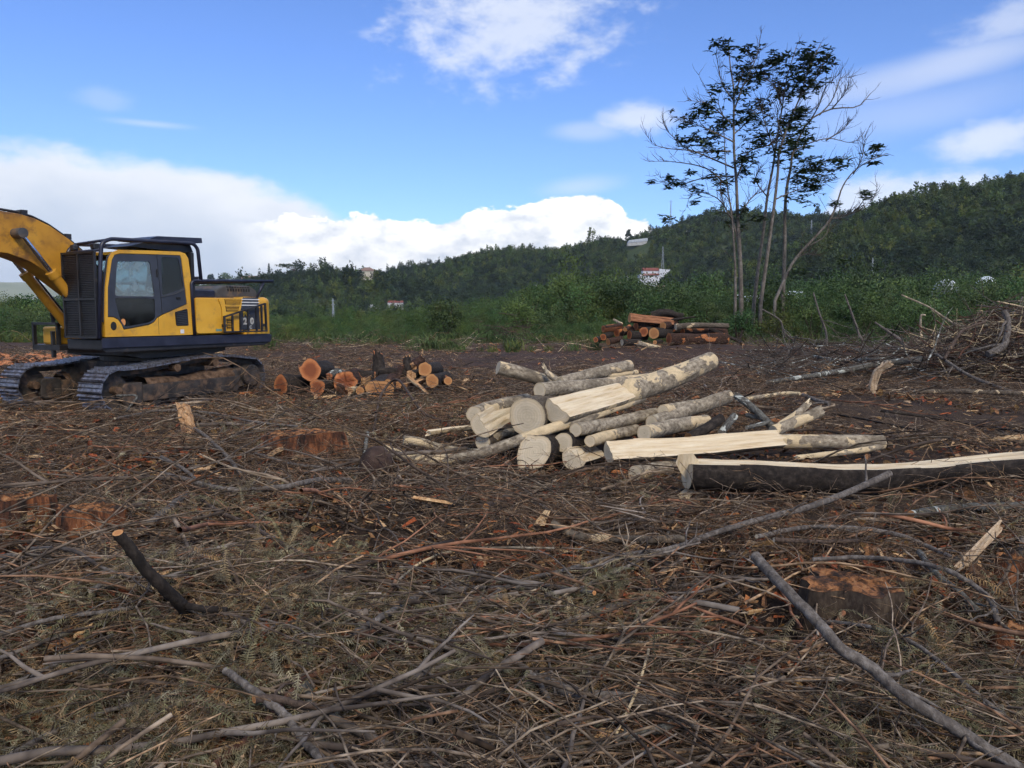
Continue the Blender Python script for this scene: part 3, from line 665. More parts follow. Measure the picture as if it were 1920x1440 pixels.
M('track_steel', [(.3, (.16, .16, .18)), (.6, (.30, .30, .33)), (.85, (.40, .40, .43))], 12, .42, metal=.8, dirt=((.13, .085, .05), 7, .49, .85), bump=.3, bscale=60)
M('track_frame', [(.3, (.026, .023, .021)), (.7, (.062, .053, .045))], 5, .6, dirt=((.17, .105, .062), 3.5, .47, .8), bump=.3, bscale=40)
M('mud', [(.3, (.06, .035, .02)), (.6, (.14, .085, .05)), (.85, (.21, .135, .085))], 9, .95, bump=1, bscale=30)
M('chrome', [(.3, (.55, .55, .57)), (.7, (.7, .7, .72))], 8, .22, metal=1)
M('rubber', [(.3, (.012, .012, .012)), (.7, (.025, .025, .025))], 5, .7)
M('decal_white', [(.3, (.62, .62, .60)), (.7, (.75, .75, .72))], 5, .5)
M('decal_grey', [(.3, (.36, .36, .34)), (.7, (.50, .50, .47))], 5, .6, dirt=(DUST, 9, .5, .6))
M('decal_yellow', [(.3, (.62, .40, .03)), (.7, (.72, .48, .05))], 5, .5)
M('decal_orange', [(.3, (.62, .25, .07)), (.7, (.70, .30, .10))], 5, .5)
M('decal_green', [(.3, (.10, .22, .18)), (.7, (.16, .28, .24))], 5, .5)
M('seat_cloth', [(.3, (.03, .035, .035)), (.7, (.07, .085, .085))], 5, .9)
def glass_material(name, tint, gloss, patchcol, amount):
    m = bpy.data.materials.new(name); m.use_nodes = True; t = NT(m.node_tree); t.n.remove(t.n['Principled BSDF'])
    v = t.node('ShaderNodeTexCoord').outputs['Object']
    tr = t.node('ShaderNodeBsdfTransparent'); tr.inputs[0].default_value = (*tint, 1)
    gl = t.node('ShaderNodeBsdfGlossy'); gl.inputs['Roughness'].default_value = .06; gl.inputs[0].default_value = (.9, .95, 1, 1)
    df = t.node('ShaderNodeBsdfDiffuse'); df.inputs[0].default_value = (*patchcol, 1)
    fr = t.node('ShaderNodeFresnel'); fr.inputs[0].default_value = 1.5
    a = t.node('ShaderNodeMixShader'); t.put(a.inputs[0], t.m('ADD', fr.outputs[0], gloss)); t.l.new(tr.outputs[0], a.inputs[1]); t.l.new(gl.outputs[0], a.inputs[2])
    dn = t.m('MULTIPLY', t.sstep(t.noise(v, 3.4, 6, .65, .8), .47, .60), amount)
    b_ = t.node('ShaderNodeMixShader'); t.put(b_.inputs[0], dn); t.l.new(a.outputs[0], b_.inputs[1]); t.l.new(df.outputs[0], b_.inputs[2])
    t.l.new(b_.outputs[0], t.n['Material Output'].inputs[0]); MATS[name] = m
glass_material('glass_dirt_sheen', (.62, .74, .76), .08, (.26, .36, .38), .55)  # pale blue-grey patches: dirt, brightened to paint in the sky's reflection
glass_material('glass_dark', (.20, .25, .26), .0, (.04, .05, .05), .35)

def plate(outer, holes, w0, w1):
    """flat plate in the s-z plane between widths w0 and w1, with window openings"""
    b = MB(); loops = [outer]+holes
    tri = tessellate_polygon([[Vector((p[0], p[1], 0)) for p in lp] for lp in loops]); flat = [p for lp in loops for p in lp]; n = len(flat)
    V = [(p[0], -w0, p[1]) for p in flat]+[(p[0], -w1, p[1]) for p in flat]
    Fs = [tuple(t_) for t_ in tri]+[tuple(i+n for i in t_[::-1]) for t_ in tri]; k = 0
    for lp in loops:
        m_ = len(lp); Fs += [(k+i, k+(i+1) % m_, n+k+(i+1) % m_, n+k+i) for i in range(m_)]; k += m_
    return b.add(V, Fs)
def rnd(poly, r=.05, seg=3):
    """closed polygon with rounded corners"""
    out = []; n = len(poly)
    for i in range(n):
        a, b, c = (np.array(poly[j % n], float) for j in (i-1, i, i+1)); d1 = a-b; d2 = c-b
        k1 = min(r, np.linalg.norm(d1)*.45); k2 = min(r, np.linalg.norm(d2)*.45); p = b+d1/np.linalg.norm(d1)*k1; q = b+d2/np.linalg.norm(d2)*k2
        for j in range(seg+1): t = j/seg; out.append(tuple(p*(1-t)**2+b*2*t*(1-t)+q*t*t))
    return out
S = lambda s, w, z: (s, -w, z)
EX = empty('excavator', (-7.44, 15.45, float(gz(-7.44, 15.45))), math.radians(60))
tag(EX, 'yellow tracked excavator with black cab guards standing at the edge of the clearing', 'excavator')
def bx(name, mat, s0, s1, w0, w1, z0, z1, parent=EX, bevel=.01): return MB().box(s0, s1, -w1, -w0, z0, z1).build(name, MATS[mat], parent, bevel=bevel)

# deck and swing bearing
deck = MB().prism([(-.92, 1.12), (-.85, 1.06), (2.0, 1.08), (2.2, 1.16), (2.22, 1.30), (-.92, 1.30)], 'y', -.30, 1.34).prism([(-1.62, 1.12), (-1.55, 1.06), (2.0, 1.08), (2.2, 1.16), (2.22, 1.30), (-1.62, 1.30)], 'y', -1.34, -.302).build('deck', MATS['steel_black'], EX, bevel=.02)
MB().box(-1.63, 2.14, -1.372, -1.343, 1.15, 1.325).build('side_skirt', MATS['steel_blue_black'], EX, bevel=.008)
MB().cyl(S(0, 0, .80), S(0, 0, 1.07), .72, 36).build('swing_bearing', MATS['steel_black'], EX)
MB().prism([(-.9, .98), (-.6, .92), (.9, .92), (1.3, 1.0), (1.3, 1.08), (-.9, 1.08)], 'y', -.95, .95).build('belly_plate', MATS['steel_black'], EX)
# cab
cab_out = [(-1.56, 1.345), (-1.545, 1.68), (-1.51, 2.2), (-1.425, 2.70), (-1.36, 2.81), (-1.24, 2.865), (-.6, 2.895), (0.0, 2.915), (.11, 2.89), (.175, 2.80), (.215, 2.45), (.225, 1.9), (.23, 1.345)]
dark_in = [(-1.495, 1.69), (-1.47, 2.2), (-1.375, 2.68), (-1.32, 2.775), (-1.22, 2.805), (-.49, 2.835), (0.0, 2.85), (.03, 2.78), (.115, 1.93), (-.42, 1.725), (-.53, 1.67), (-.60, 1.59), (-.70, 1.545), (-1.0, 1.495), (-1.21, 1.465), (-1.25, 1.56), (-1.31, 1.645), (-1.39, 1.685)]
cab = plate(cab_out, [dark_in], 1.315, 1.352).build('cab', MATS['paint_yellow'], EX, bevel=.006)
door_out = [(-1.488, 1.70), (-1.463, 2.2), (-1.368, 2.675), (-1.315, 2.765), (-1.215, 2.795), (-.497, 2.825), (-.45, 2.05), (-.432, 1.735), (-.535, 1.682), (-.605, 1.60), (-.70, 1.557), (-1.0, 1.507), (-1.205, 1.478), (-1.242, 1.568), (-1.302, 1.655), (-1.388, 1.697)]
up_p = rnd([(-1.27, 2.665), (-.635, 2.70), (-.57, 2.06), (-1.345, 2.06)], .06); lo_p = rnd([(-1.35, 2.025), (-.568, 2.025), (-.575, 1.655), (-.70, 1.59), (-1.18, 1.515), (-1.27, 1.66)], .05)
door = plate(door_out, [up_p, lo_p], 1.32, 1.347).build('door', MATS['door_grey'], EX, bevel=.004)
plate(up_p, [], 1.329, 1.334).build('pane', MATS['glass_dirt_sheen'], door); plate(lo_p, [], 1.329, 1.334).build('pane', MATS['glass_dark'], door)
MB().tube([S(-.51, 1.36, 2.56), S(-.51, 1.36, 2.42)], .012, 8).build('hinge', MATS['rubber'], door)
rear_out = [(-.485, 2.832), (-.003, 2.843), (.022, 2.775), (.105, 1.935), (-.42, 1.738)]
rw = rnd([(-.40, 2.79), (-.035, 2.80), (.055, 2.23), (-.41, 2.08)], .05)
rs = plate(rear_out, [rw], 1.318, 1.345).build('side_panel', MATS['door_grey'], EX, bevel=.004)
plate(rw, [], 1.329, 1.334).build('pane', MATS['glass_dark'], rs)
MB().tube([S(-.44, 1.352, 2.055), S(-.15, 1.352, 2.12), S(.05, 1.352, 2.205), S(.07, 1.352, 2.24)], .009, 6).build('trim_strip', MATS['cover_grey'], rs)
bx('door_handle', 'rubber', -.12, -.03, 1.345, 1.362, 2.02, 2.06, rs, .004)
MB().prism([(-1.24, 2.84), (-.6, 2.87), (0, 2.89), (.1, 2.86), (.17, 2.78), (.10, 2.78), (0.0, 2.83), (-1.24, 2.79)], 'y', -1.32, -.36).build('cab_roof', MATS['paint_yellow'], EX)
bx('cab_floor', 'steel_black', -1.52, .2, .36, 1.31, 1.31, 1.40)
plate(cab_out, [rnd([(-1.40, 2.2), (-1.32, 2.70), (-.02, 2.78), (.06, 1.95), (-1.42, 1.85)], .05)], .345, .375).build('cab_wall', MATS['paint_yellow'], EX)
plate(rnd([(-1.40, 2.2), (-1.32, 2.70), (-.02, 2.78), (.06, 1.95), (-1.42, 1.85)], .05), [], .355, .36).build('pane', MATS['glass_dirt_sheen'], EX)
b = MB(); b.box(.17, .22, -1.31, -.38, 1.35, 2.0); b.box(.10, .17, -1.31, -1.22, 2.0, 2.80); b.box(.10, .17, -.47, -.38, 2.0, 2.80); b.build('cab_back', MATS['paint_yellow'], EX)
b = MB(); b.box(-1.53, -1.50, -1.30, -.38, 1.35, 1.62); b.build('cab_front', MATS['paint_yellow'], EX)
for w in (1.29, .40): MB().tube([S(-1.53, w, 1.6), S(-1.50, w, 2.2), S(-1.40, w, 2.72), S(-1.30, w, 2.80)], .035, 6).build('front_pillar', MATS['door_grey'], EX)
# operator seat, console, levers inside
b = MB(); b.prism([(-.75, 1.72), (-.25, 1.72), (-.12, 2.5), (-.22, 2.52), (-.34, 1.86), (-.75, 1.86)], 'y', -1.08, -.62); b.build('seat', MATS['seat_cloth'], EX, bevel=.05)
bx('console', 'seat_cloth', -.95, -.25, 1.1, 1.24, 1.42, 1.95, EX, .03); bx('console', 'seat_cloth', -1.3, -.25, .42, .56, 1.42, 2.0, EX, .03)
MB().tube([S(-.9, 1.16, 1.93), S(-.98, 1.16, 2.2)], .02, 6).build('lever', MATS['rubber'], EX); MB().tube([S(-1.3, .9, 1.4), S(-1.33, .9, 1.85)], .018, 6).build('lever', MATS['rubber'], EX)
# details on the lower side panel
MB().add([S(-1.40+.055*math.cos(a), 1.358, 1.535+.075*math.sin(a)) for a in np.linspace(0, 2*math.pi, 20)[:-1]]+[S(-1.40+.055*math.cos(a), 1.345, 1.535+.075*math.sin(a)) for a in np.linspace(0, 2*math.pi, 20)[:-1]],
         [tuple(range(19))]+[(i, (i+1) % 19, 19+(i+1) % 19, 19+i) for i in range(19)]).build('step_light', MATS['rubber'], EX)
MB().add([S(-1.205+.045*math.cos(a), 1.3375, 1.60+.062*math.sin(a)) for a in np.linspace(0, 2*math.pi, 20)[:-1]], [tuple(range(19))]).build('sticker', MATS['decal_orange'], door)
vg = plate(rnd([(-.17, 1.78), (.11, 1.845), (.125, 1.52), (-.15, 1.52)], .03), [], 1.353, 1.357).build('vent', MATS['rubber'], EX)
for i in range(8):
    z = 1.545+i*.033; MB().tube([S(-.13, 1.358, z), S(.10, 1.358, z+.016)], .008, 4).build('slat', MATS['door_grey'], vg)
MB().box(-.06, .02, -1.3565, -1.353, 1.375, 1.45).build('sticker', MATS['decal_white'], EX)
MB().box(-.52, -.515, -1.3545, -1.35, 1.36, 1.70).build('panel_seam', MATS['rubber'], EX)
# engine bay, doors, counterweight
eb = MB().prism([(.27, 1.34), (.27, 2.02), (.31, 2.06), (1.5, 2.075), (1.5, 1.34)], 'y', -1.30, 1.30).build('engine_bay', MATS['paint_yellow'], EX, bevel=.03)
edoor = plate(rnd([(.31, 1.365), (.305, 2.05), (.80, 2.055), (.895, 1.90), (.915, 1.37)], .05), [], 1.295, 1.345).build('engine_door', MATS['paint_yellow'], EX, bevel=.02)
MB().box(.76, .905, -1.3495, -1.345, 1.40, 1.445).build('sticker', MATS['decal_green'], edoor)
ld = plate(rnd([(.94, 1.37), (.93, 1.85), (.85, 2.05), (1.46, 2.07), (1.42, 1.37)], .03), [], 1.295, 1.34).build('louvre_panel', MATS['paint_yellow'], EX, bevel=.015)
def louvre(poly, n):
    g = plate(poly, [], 1.341, 1.345).build('vent', MATS['rubber'], ld)
    z0 = min(p[1] for p in poly); z1 = max(p[1] for p in poly)
    for i in range(n):
        z = z0+(i+.5)*(z1-z0)/n; t = (z-z0)/(z1-z0); a = poly[3][0]+(poly[0][0]-poly[3][0])*t; c = poly[2][0]+(poly[1][0]-poly[2][0])*t
        MB().box(a+.01, c-.01, -1.354, -1.344, z-.006, z+.006).build('slat', MATS['paint_yellow'], ld)
louvre([(.99, 2.045), (1.42, 2.045), (1.38, 1.935), (1.01, 1.935)], 5); louvre([(1.01, 1.905), (1.36, 1.905), (1.32, 1.79), (1.025, 1.79)], 4); louvre([(1.03, 1.64), (1.19, 1.64), (1.19, 1.44), (1.03, 1.44)], 6)
half = [(1.50, 1.335), (2.08, 1.335), (2.18, 1.29), (2.29, 1.19), (2.45, .95), (2.60, .6), (2.68, .25)]
cw = MB().prism([(s, -w) for s, w in half]+[(s, w) for s, w in half[::-1]], 'z', 1.22, 2.10).build('counterweight', MATS['paint_yellow'], EX, bevel=.11)
cw.modifiers[0].segments = 5
MB().prism([(s-.02, -(w+.004)) for s, w in half]+[(s-.02, w+.004) for s, w in half[::-1]], 'z', 1.10, 1.30).build('counterweight_base', MATS['steel_black'], EX, bevel=.06)
dec = plate([(1.46, 2.085), (1.85, 2.095), (1.87, 1.93), (1.90, 1.42), (1.36, 1.42), (1.38, 1.78)], [], 1.337, 1.3415).build('decal_panel', MATS['door_grey'], EX)
for z0 in (2.035, 1.975, 1.915): MB().box(1.42, 1.885, -1.3455, -1.342, z0, z0+.018).build('stripe', MATS['decal_white'], dec)
def lettering(txt, size, s, z, mat, bold=.012):
    c = bpy.data.curves.new('lettering', 'FONT'); c.body = txt; c.size = size; c.extrude = .002; c.offset = bold
    tmp = bpy.data.objects.new('lettering', c); me = bpy.data.meshes.new_from_object(tmp); bpy.data.objects.remove(tmp)
    me.materials.clear(); me.materials.append(MATS[mat]); o = bpy.data.objects.new('lettering', me); COL.objects.link(o); o.parent = dec; o.location = S(s, 1.3445, z); o.rotation_euler = (math.pi/2, 0, 0)
lettering('PC', .13, 1.45, 1.70, 'decal_yellow', .006); lettering('210', .18, 1.45, 1.535, 'decal_grey', .009); lettering('LC', .09, 1.56, 1.44, 'decal_grey', .006)
ec = MB().prism([(.92, 2.06), (1.15, 2.26), (1.34, 2.335), (2.0, 2.345), (2.16, 2.25), (2.22, 2.09)], 'y', -.95, .75).build('engine_cover', MATS['cover_grey'], EX, bevel=.03)
for i in range(9):
    s = 1.40+i*.068
    MB().box(s, s+.036, -.957, -.945, 2.215, 2.27).build('slot', MATS['rubber'], ec); MB().box(s-.02, s+.016, -.957, -.945, 2.29, 2.315).build('slot', MATS['rubber'], ec)
MB().tube([S(.55, .2, 2.05), S(.55, .2, 2.30), S(.75, .2, 2.33)], .09, 12).build('exhaust', MATS['cover_grey'], EX)
bx('toolbox', 'steel_blue_black', .35, .95, .3, 1.15, 2.05, 2.22, EX, .04)
# guards and rails
def pipe(name, pts, r=.032, mat='steel_blue_black', fr=.10, n=10, parent=EX): return MB().tube(fillet(pts, fr), r, n).build(name, MATS[mat], parent, smooth=True)
pipe('engine_rail', [S(.24, 1.37, 1.33), S(.205, 1.37, 2.38), S(2.24, 1.37, 2.44)]); pipe('engine_rail', [S(.24, -1.3, 1.33), S(.205, -1.3, 2.38), S(2.24, -1.3, 2.44)])
for s in (.6, 1.4, 2.2): pipe('cross_bar', [S(s, 1.37, 2.39+s*.02), S(s, -1.3, 2.39+s*.02)], .02)
MB().box(2.0, 2.27, -1.38, 1.32, 2.437, 2.465).build('rail_end_plate', MATS['steel_blue_black'], EX)
for w in (1.37, -1.3): pipe('brace', [S(2.0, w, 2.42), S(1.84, w-.05 if w > 0 else w, 2.08)], .028)
cg = pipe('cab_guard', [S(-1.68, 1.37, 1.32), S(-1.60, 1.37, 2.60), S(-1.56, 1.37, 2.96), S(-1.40, 1.37, 3.04), S(.28, 1.37, 3.09), S(.38, 1.37, 3.0), S(.43, 1.37, 2.40)], .035, fr=.12)
pipe('cab_guard', [S(-1.66, .36, 1.32), S(-1.56, .36, 2.86), S(-1.40, .36, 2.99), S(.28, .36, 3.05), S(.38, .36, 2.96), S(.43, .36, 2.30)], .035, fr=.12)
for s, z in ((-1.40, 3.03), (-.6, 3.06), (.25, 3.085), (.43, 2.45)): pipe('cross_bar', [S(s, 1.37, z), S(s, .36, z-.04)], .026, parent=cg)
pipe('cross_bar', [S(-1.57, 1.37, 2.84), S(-1.57, .36, 2.82)], .028, parent=cg)
fg = MB()
for i in range(34):
    w = .385+i*.029; fg.box(-1.672, -1.660, -w-.005, -w+.005, 1.33, 2.80)
for i in range(48):
    z = 1.34+i*.0305; fg.box(-1.680, -1.672, -1.345, -.38, z-.0055, z+.0055)
fg = fg.build('front_guard_mesh', MATS['steel_black'], EX)
for z in (1.34, 2.0, 2.80): MB().box(-1.70, -1.655, -1.35, -.375, z-.018, z+.018).build('guard_bar', MATS['steel_black'], fg)
for w in (.39, .86, 1.335): MB().box(-1.70, -1.657, -w-.016, -w+.016, 1.33, 2.82).build('guard_bar', MATS['steel_black'], fg)
rg_ = MB().prism([(-.62, 3.10), (-.45, 3.17), (.52, 3.215), (.53, 3.12), (.30, 3.09)], 'y', -1.32, -.38).build('roof_guard', MATS['steel_blue_black'], EX)
MB().prism([(-1.0, 2.95), (-.6, 3.06), (.30, 3.07), (.36, 2.93), (.0, 2.925)], 'y', -1.26, -.42).build('roof_pad', MATS['steel_black'], EX)
for w in (1.15, .55): MB().box(-1.60, -1.50, -w-.06, -w+.06, 2.86, 2.96).build('work_lamp', MATS['steel_black'], EX, bevel=.02)
MB().box(.27, .34, -1.30, -.45, 2.05, 2.92).build('rear_guard_mesh', MATS['steel_black'], EX)
gf = plate([(.88, 1.37), (.88, 1.70), (1.14, 1.765), (1.94, 1.975), (1.98, 1.975), (2.0, 1.37)], [[(.92, 1.40), (.92, 1.675), (1.14, 1.73), (1.945, 1.94), (1.965, 1.40)]], 1.41, 1.45).build('panel_guard', MATS['steel_black'], EX, bevel=.005)
for s, zt in ((1.10, 1.70), (1.30, 1.76), (1.50, 1.82), (1.72, 1.87), (1.86, 1.91)): MB().box(s-.018, s+.018, -1.445, -1.415, 1.40, zt+.02).build('guard_bar', MATS['steel_black'], gf)
for s in (.93, 1.95): MB().box(s-.03, s+.03, -1.42, -1.34, 1.48, 1.54).build('bracket', MATS['steel_black'], gf)
# front step, toolbox and mirror post on the far side of the boom
st = MB(); st.box(-1.36, -1.30, .62, .68, .92, 1.42); st.box(-1.28, -1.22, .58, .64, 1.08, 1.57); st.box(-1.02, -.96, .5, .56, 1.05, 1.57); st.box(-1.30, -.92, .5, .66, 1.55, 1.585); st.box(-1.36, -.9, .40, 1.30, 1.06, 1.16); st.box(-1.36, -1.30, 1.24, 1.30, 1.1, 1.57); st.box(-1.36, -1.30, .5, 1.3, 1.54, 1.585)
st.build('step_frame', MATS['steel_black'], EX)
MB().box(-1.2, -.55, .78, 1.24, 1.16, 1.50).build('fuel_tank', MATS['paint_yellow'], EX, bevel=.04)
MB().tube([S(-1.32, -.62, 1.57), S(-1.38, -.62, 2.05)], .035, 8).build('mirror_post', MATS['steel_black'], EX)
# boom, arm, bucket
boom_top = [(-.1, 1.72), (-.6, 2.28), (-1.2, 2.87), (-1.46, 3.08), (-1.78, 3.28), (-2.05, 3.39), (-2.3, 3.44), (-2.6, 3.455), (-3.3, 3.40), (-4.5, 3.12), (-5.55, 2.80)]
boom_bot = [(-5.62, 2.62), (-5.5, 2.52), (-4.3, 2.66), (-3.2, 2.80), (-2.51, 2.76), (-2.15, 2.64), (-1.96, 2.52), (-1.3, 2.02), (-.6, 1.52), (-.25, 1.36), (-.05, 1.45)]
boom = MB().prism(boom_top+boom_bot, 'y', -.26, .26).build('boom', MATS['paint_boom'], EX, bevel=.012)
for w in (.29, -.29): MB().cyl(S(-2.38, w-.06 if w < 0 else w-.03, 3.10), S(-2.38, w+.03 if w < 0 else w+.22, 3.10), .085, 18).build('pin_boss', MATS['cover_grey'], boom)
for w, dz in ((.19, .035), (.11, .05), (-.12, .04)):
    pipe('hydraulic_pipe', [S(p[0], w, p[1]+dz) for p in boom_top[1:10]], .019, 'steel_black', .05, 8, boom)
for s, z in ((-1.46, 3.10), (-2.2, 3.44)): MB().box(s-.05, s+.05, -.25, .2, z-.02, z+.075).build('pipe_clamp', MATS['steel_black'], boom)
for w in (.42, -.42):
    a = np.array([-2.38, 3.10]); c = np.array([-.95, 1.22]); d = (c-a)/np.linalg.norm(c-a); L = np.linalg.norm(c-a)
    p = lambda t: S(a[0]+d[0]*t, w, a[1]+d[1]*t)
    rod = MB().cyl(p(0), p(.85), .04, 16).build('cylinder_rod', MATS['chrome'], EX, smooth=False)
    br = MB().cyl(p(.80), p(L), .085, 20).build('cylinder_barrel', MATS['paint_boom'], EX)
    MB().cyl(p(.78), p(.90), .10, 20).build('gland', MATS['paint_boom'], br)
    MB().tube([S(a[0]+d[0]*.95+.09, w, a[1]+d[1]*.95+.07), S(a[0]+d[0]*(L-.2)+.09, w, a[1]+d[1]*(L-.2)+.07)], .018, 6).build('oil_pipe', MATS['steel_black'], br)
arm = MB().prism([(-5.2, 3.45), (-5.0, 3.35), (-5.45, 2.6), (-5.9, 1.25), (-6.15, 1.3), (-6.0, 2.75)], 'y', -.2, .2).build('arm', MATS['paint_boom'], EX, bevel=.012)
MB().cyl(S(-3.4, 0, 3.55), S(-5.15, 0, 3.42), .09, 16).build('cylinder_barrel', MATS['paint_boom'], EX)
bk = MB(); bp_ = [(-5.85, 1.3), (-6.25, 1.25), (-6.5, .8), (-6.35, .25), (-5.9, .05), (-5.35, .25)]
bk.prism(bp_+[(p[0]+.04, p[1]-.03) for p in []], 'y', -.55, -.51); bk.prism(bp_, 'y', .51, .55)
for q0, q1 in zip(bp_[:-1], bp_[1:]): bk.add([S(q0[0], .55, q0[1]), S(q1[0], .55, q1[1]), S(q1[0], -.55, q1[1]), S(q0[0], -.55, q0[1]), S(q0[0]+.03, .55, q0[1]+.03), S(q1[0]+.03, .55, q1[1]+.03), S(q1[0]+.03, -.55, q1[1]+.03), S(q0[0]+.03, -.55, q0[1]+.03)], [(0, 1, 2, 3), (7, 6, 5, 4), (0, 4, 5, 1), (1, 5, 6, 2), (2, 6, 7, 3), (3, 7, 4, 0)])
bk.build('bucket', MATS['track_frame'], EX)
# undercarriage
MB().prism([(-.75, .55), (-.75, .85), (.75, .85), (.75, .55)], 'y', -1.0, 1.0).build('undercarriage', MATS['track_frame'], EX, bevel=.04)
sh = MB(); sh.prism([(-.088, 0), (-.088, .022), (-.075, .055), (-.062, .024), (-.012, .022), (0, .052), (.012, .022), (.062, .024), (.075, .055), (.088, .022), (.088, 0)], 'y', -.30, .30)
sh0 = sh.build('track_shoe', MATS['track_steel'])
SHOE = sh0.data; bpy.data.objects.remove(sh0)
TS = 1.56
def loop_path():
    """outer run of the chain: (s, z), round the idler in front and the sprocket behind, sagging over the carrier rollers"""
    pts = []; zi, zs, R = .41, .46, .345
    for a in np.linspace(-90, 90, 12): pts.append((TS+R*math.cos(math.radians(a)), zs+R*math.sin(math.radians(a))))
    pts += [(1.1, .865), (.8, .89), (.5, .895), (.1, .875), (-.5, .82), (-1.0, .765), (-1.35, .755)]
    for a in np.linspace(90, 270, 14): pts.append((-TS+(R-.0)*math.cos(math.radians(a)), zi+R*math.sin(math.radians(a))))
    pts += [(-1.1, .065), (0, .065), (1.1, .065)]
    return np.array(pts+[pts[0]])
LP = loop_path(); seg = np.hypot(*np.diff(LP, axis=0).T); cum = np.concatenate([[0], np.cumsum(seg)]); NS = int(cum[-1]/.19)
def track(w):
    T = bpy.data.objects.new('track', None); COL.objects.link(T); T.parent = EX; T.rotation_euler = (0, 0, math.radians(4)); T.location = Matrix.Rotation(math.radians(4), 3, 'Z') @ Vector(S(0, w, 0))
    for i in range(NS):
        q = (i+.5)/NS*cum[-1]; j = min(np.searchsorted(cum, q)-1, len(seg)-1); f = (q-cum[j])/seg[j]; p = LP[j]+(LP[j+1]-LP[j])*f; d = (LP[j+1]-LP[j])/seg[j]
        o = bpy.data.objects.new('track_shoe', SHOE); COL.objects.link(o); o.parent = T; o.location = (p[0], 0, p[1])
        o.rotation_euler = (0, math.atan2(-d[1], d[0])+math.pi, 0)
    n = len(LP)-1; inner = []
    c = MB(); V = []; Fs = []
    for j in range(n):
        d = LP[(j+1) % n]-LP[j-1]; d /= np.linalg.norm(d); nn = np.array([-d[1], d[0]])
        for (o_, ww) in ((0, -.11), (0, .11), (.10, .11), (.10, -.11)): V.append((LP[j][0]+nn[0]*o_, ww, LP[j][1]+nn[1]*o_))
    for j in range(n):
        for q in range(4): Fs.append((j*4+q, j*4+(q+1) % 4, ((j+1) % n)*4+(q+1) % 4, ((j+1) % n)*4+q))
    c.add(V, Fs).build('track_chain', MATS['track_frame'], T)
    fr = MB(); fr.prism([(-1.05, .17), (1.20, .17), (1.28, .26), (1.28, .47), (-1.05, .47)], 'y', -.24, .24); fr.build('track_frame', MATS['track_frame'], T, bevel=.015)
    fr = MB(); fr.prism([(-1.47, .22), (-1.40, .14), (-1.06, .14), (-1.06, .52), (-1.42, .52), (-1.47, .46)], 'y', -.245, .245); fr.build('idler_yoke', MATS['track_frame'], T, bevel=.015)
    MB().cyl((-TS, -.10, .41), (-TS, .10, .41), .29, 28).build('idler', MATS['track_frame'], T); MB().cyl((-TS, -.27, .41), (-TS, .27, .41), .07, 14).build('idler_hub', MATS['mud'], T)
    sp = MB(); sp.cyl((TS, -.06, .46), (TS, .06, .46), .29, 28)
    for a in np.linspace(0, 6.283, 22)[:-1]: sp.box(TS+.29*math.cos(a)-.03, TS+.29*math.cos(a)+.03, -.03, .03, .46+.29*math.sin(a)-.03, .46+.29*math.sin(a)+.03)
    sp.build('sprocket', MATS['track_frame'], T)
    dr = MB().cyl((TS, -.30, .46), (TS, .25, .46), .225, 26).build('final_drive', MATS['track_frame'], T, bevel=.02)
    for a in np.linspace(0, 6.283, 13)[:-1]: MB().cyl((TS+.19*math.cos(a), -.315, .46+.19*math.sin(a)), (TS+.19*math.cos(a), -.295, .46+.19*math.sin(a)), .016, 6).build('bolt', MATS['track_frame'], T)
    MB().prism([(1.0, .18), (1.5, .26), (1.5, .66), (1.15, .60), (1.0, .46)], 'y', -.20, .24).build('drive_bracket', MATS['track_frame'], T, bevel=.02)
    for s, z in ((-.3, .735), (.62, .785)): MB().cyl((s, -.27, z), (s, .15, z), .075, 16).build('carrier_roller', MATS['mud'], T)
    for i in range(7): MB().cyl((-1.1+i*.35, -.22, .17), (-1.1+i*.35, .22, .17), .09, 14).build('track_roller', MATS['track_frame'], T)
    # earth lying on the frame
    V = []; Fs = []; rgm = np.random.default_rng(int(w*10+50)); nn_ = 26
    for i in range(nn_):
        s = -.95+2.1*i/(nn_-1); h = .07+.14*vnoise(np.array([s*1.7+9]), np.array([w]), 3)[0]
        V += [(s, -.235, .473), (s, -.16+rgm.normal(0, .015), .475+h*.8), (s, .05, .48+h), (s, .23, .473)]
        if i: k_ = (i-1)*4; Fs += [(k_+q, k_+q+1, k_+q+5, k_+q+4) for q in range(3)]
    MB().add(V, Fs).build('mud', MATS['mud'], T, smooth=True)
track(1.14); track(-1.14)
MB().box(-.9, .9, .85, 1.2, .3, .7).build('cross_member', MATS['track_frame'], EX)

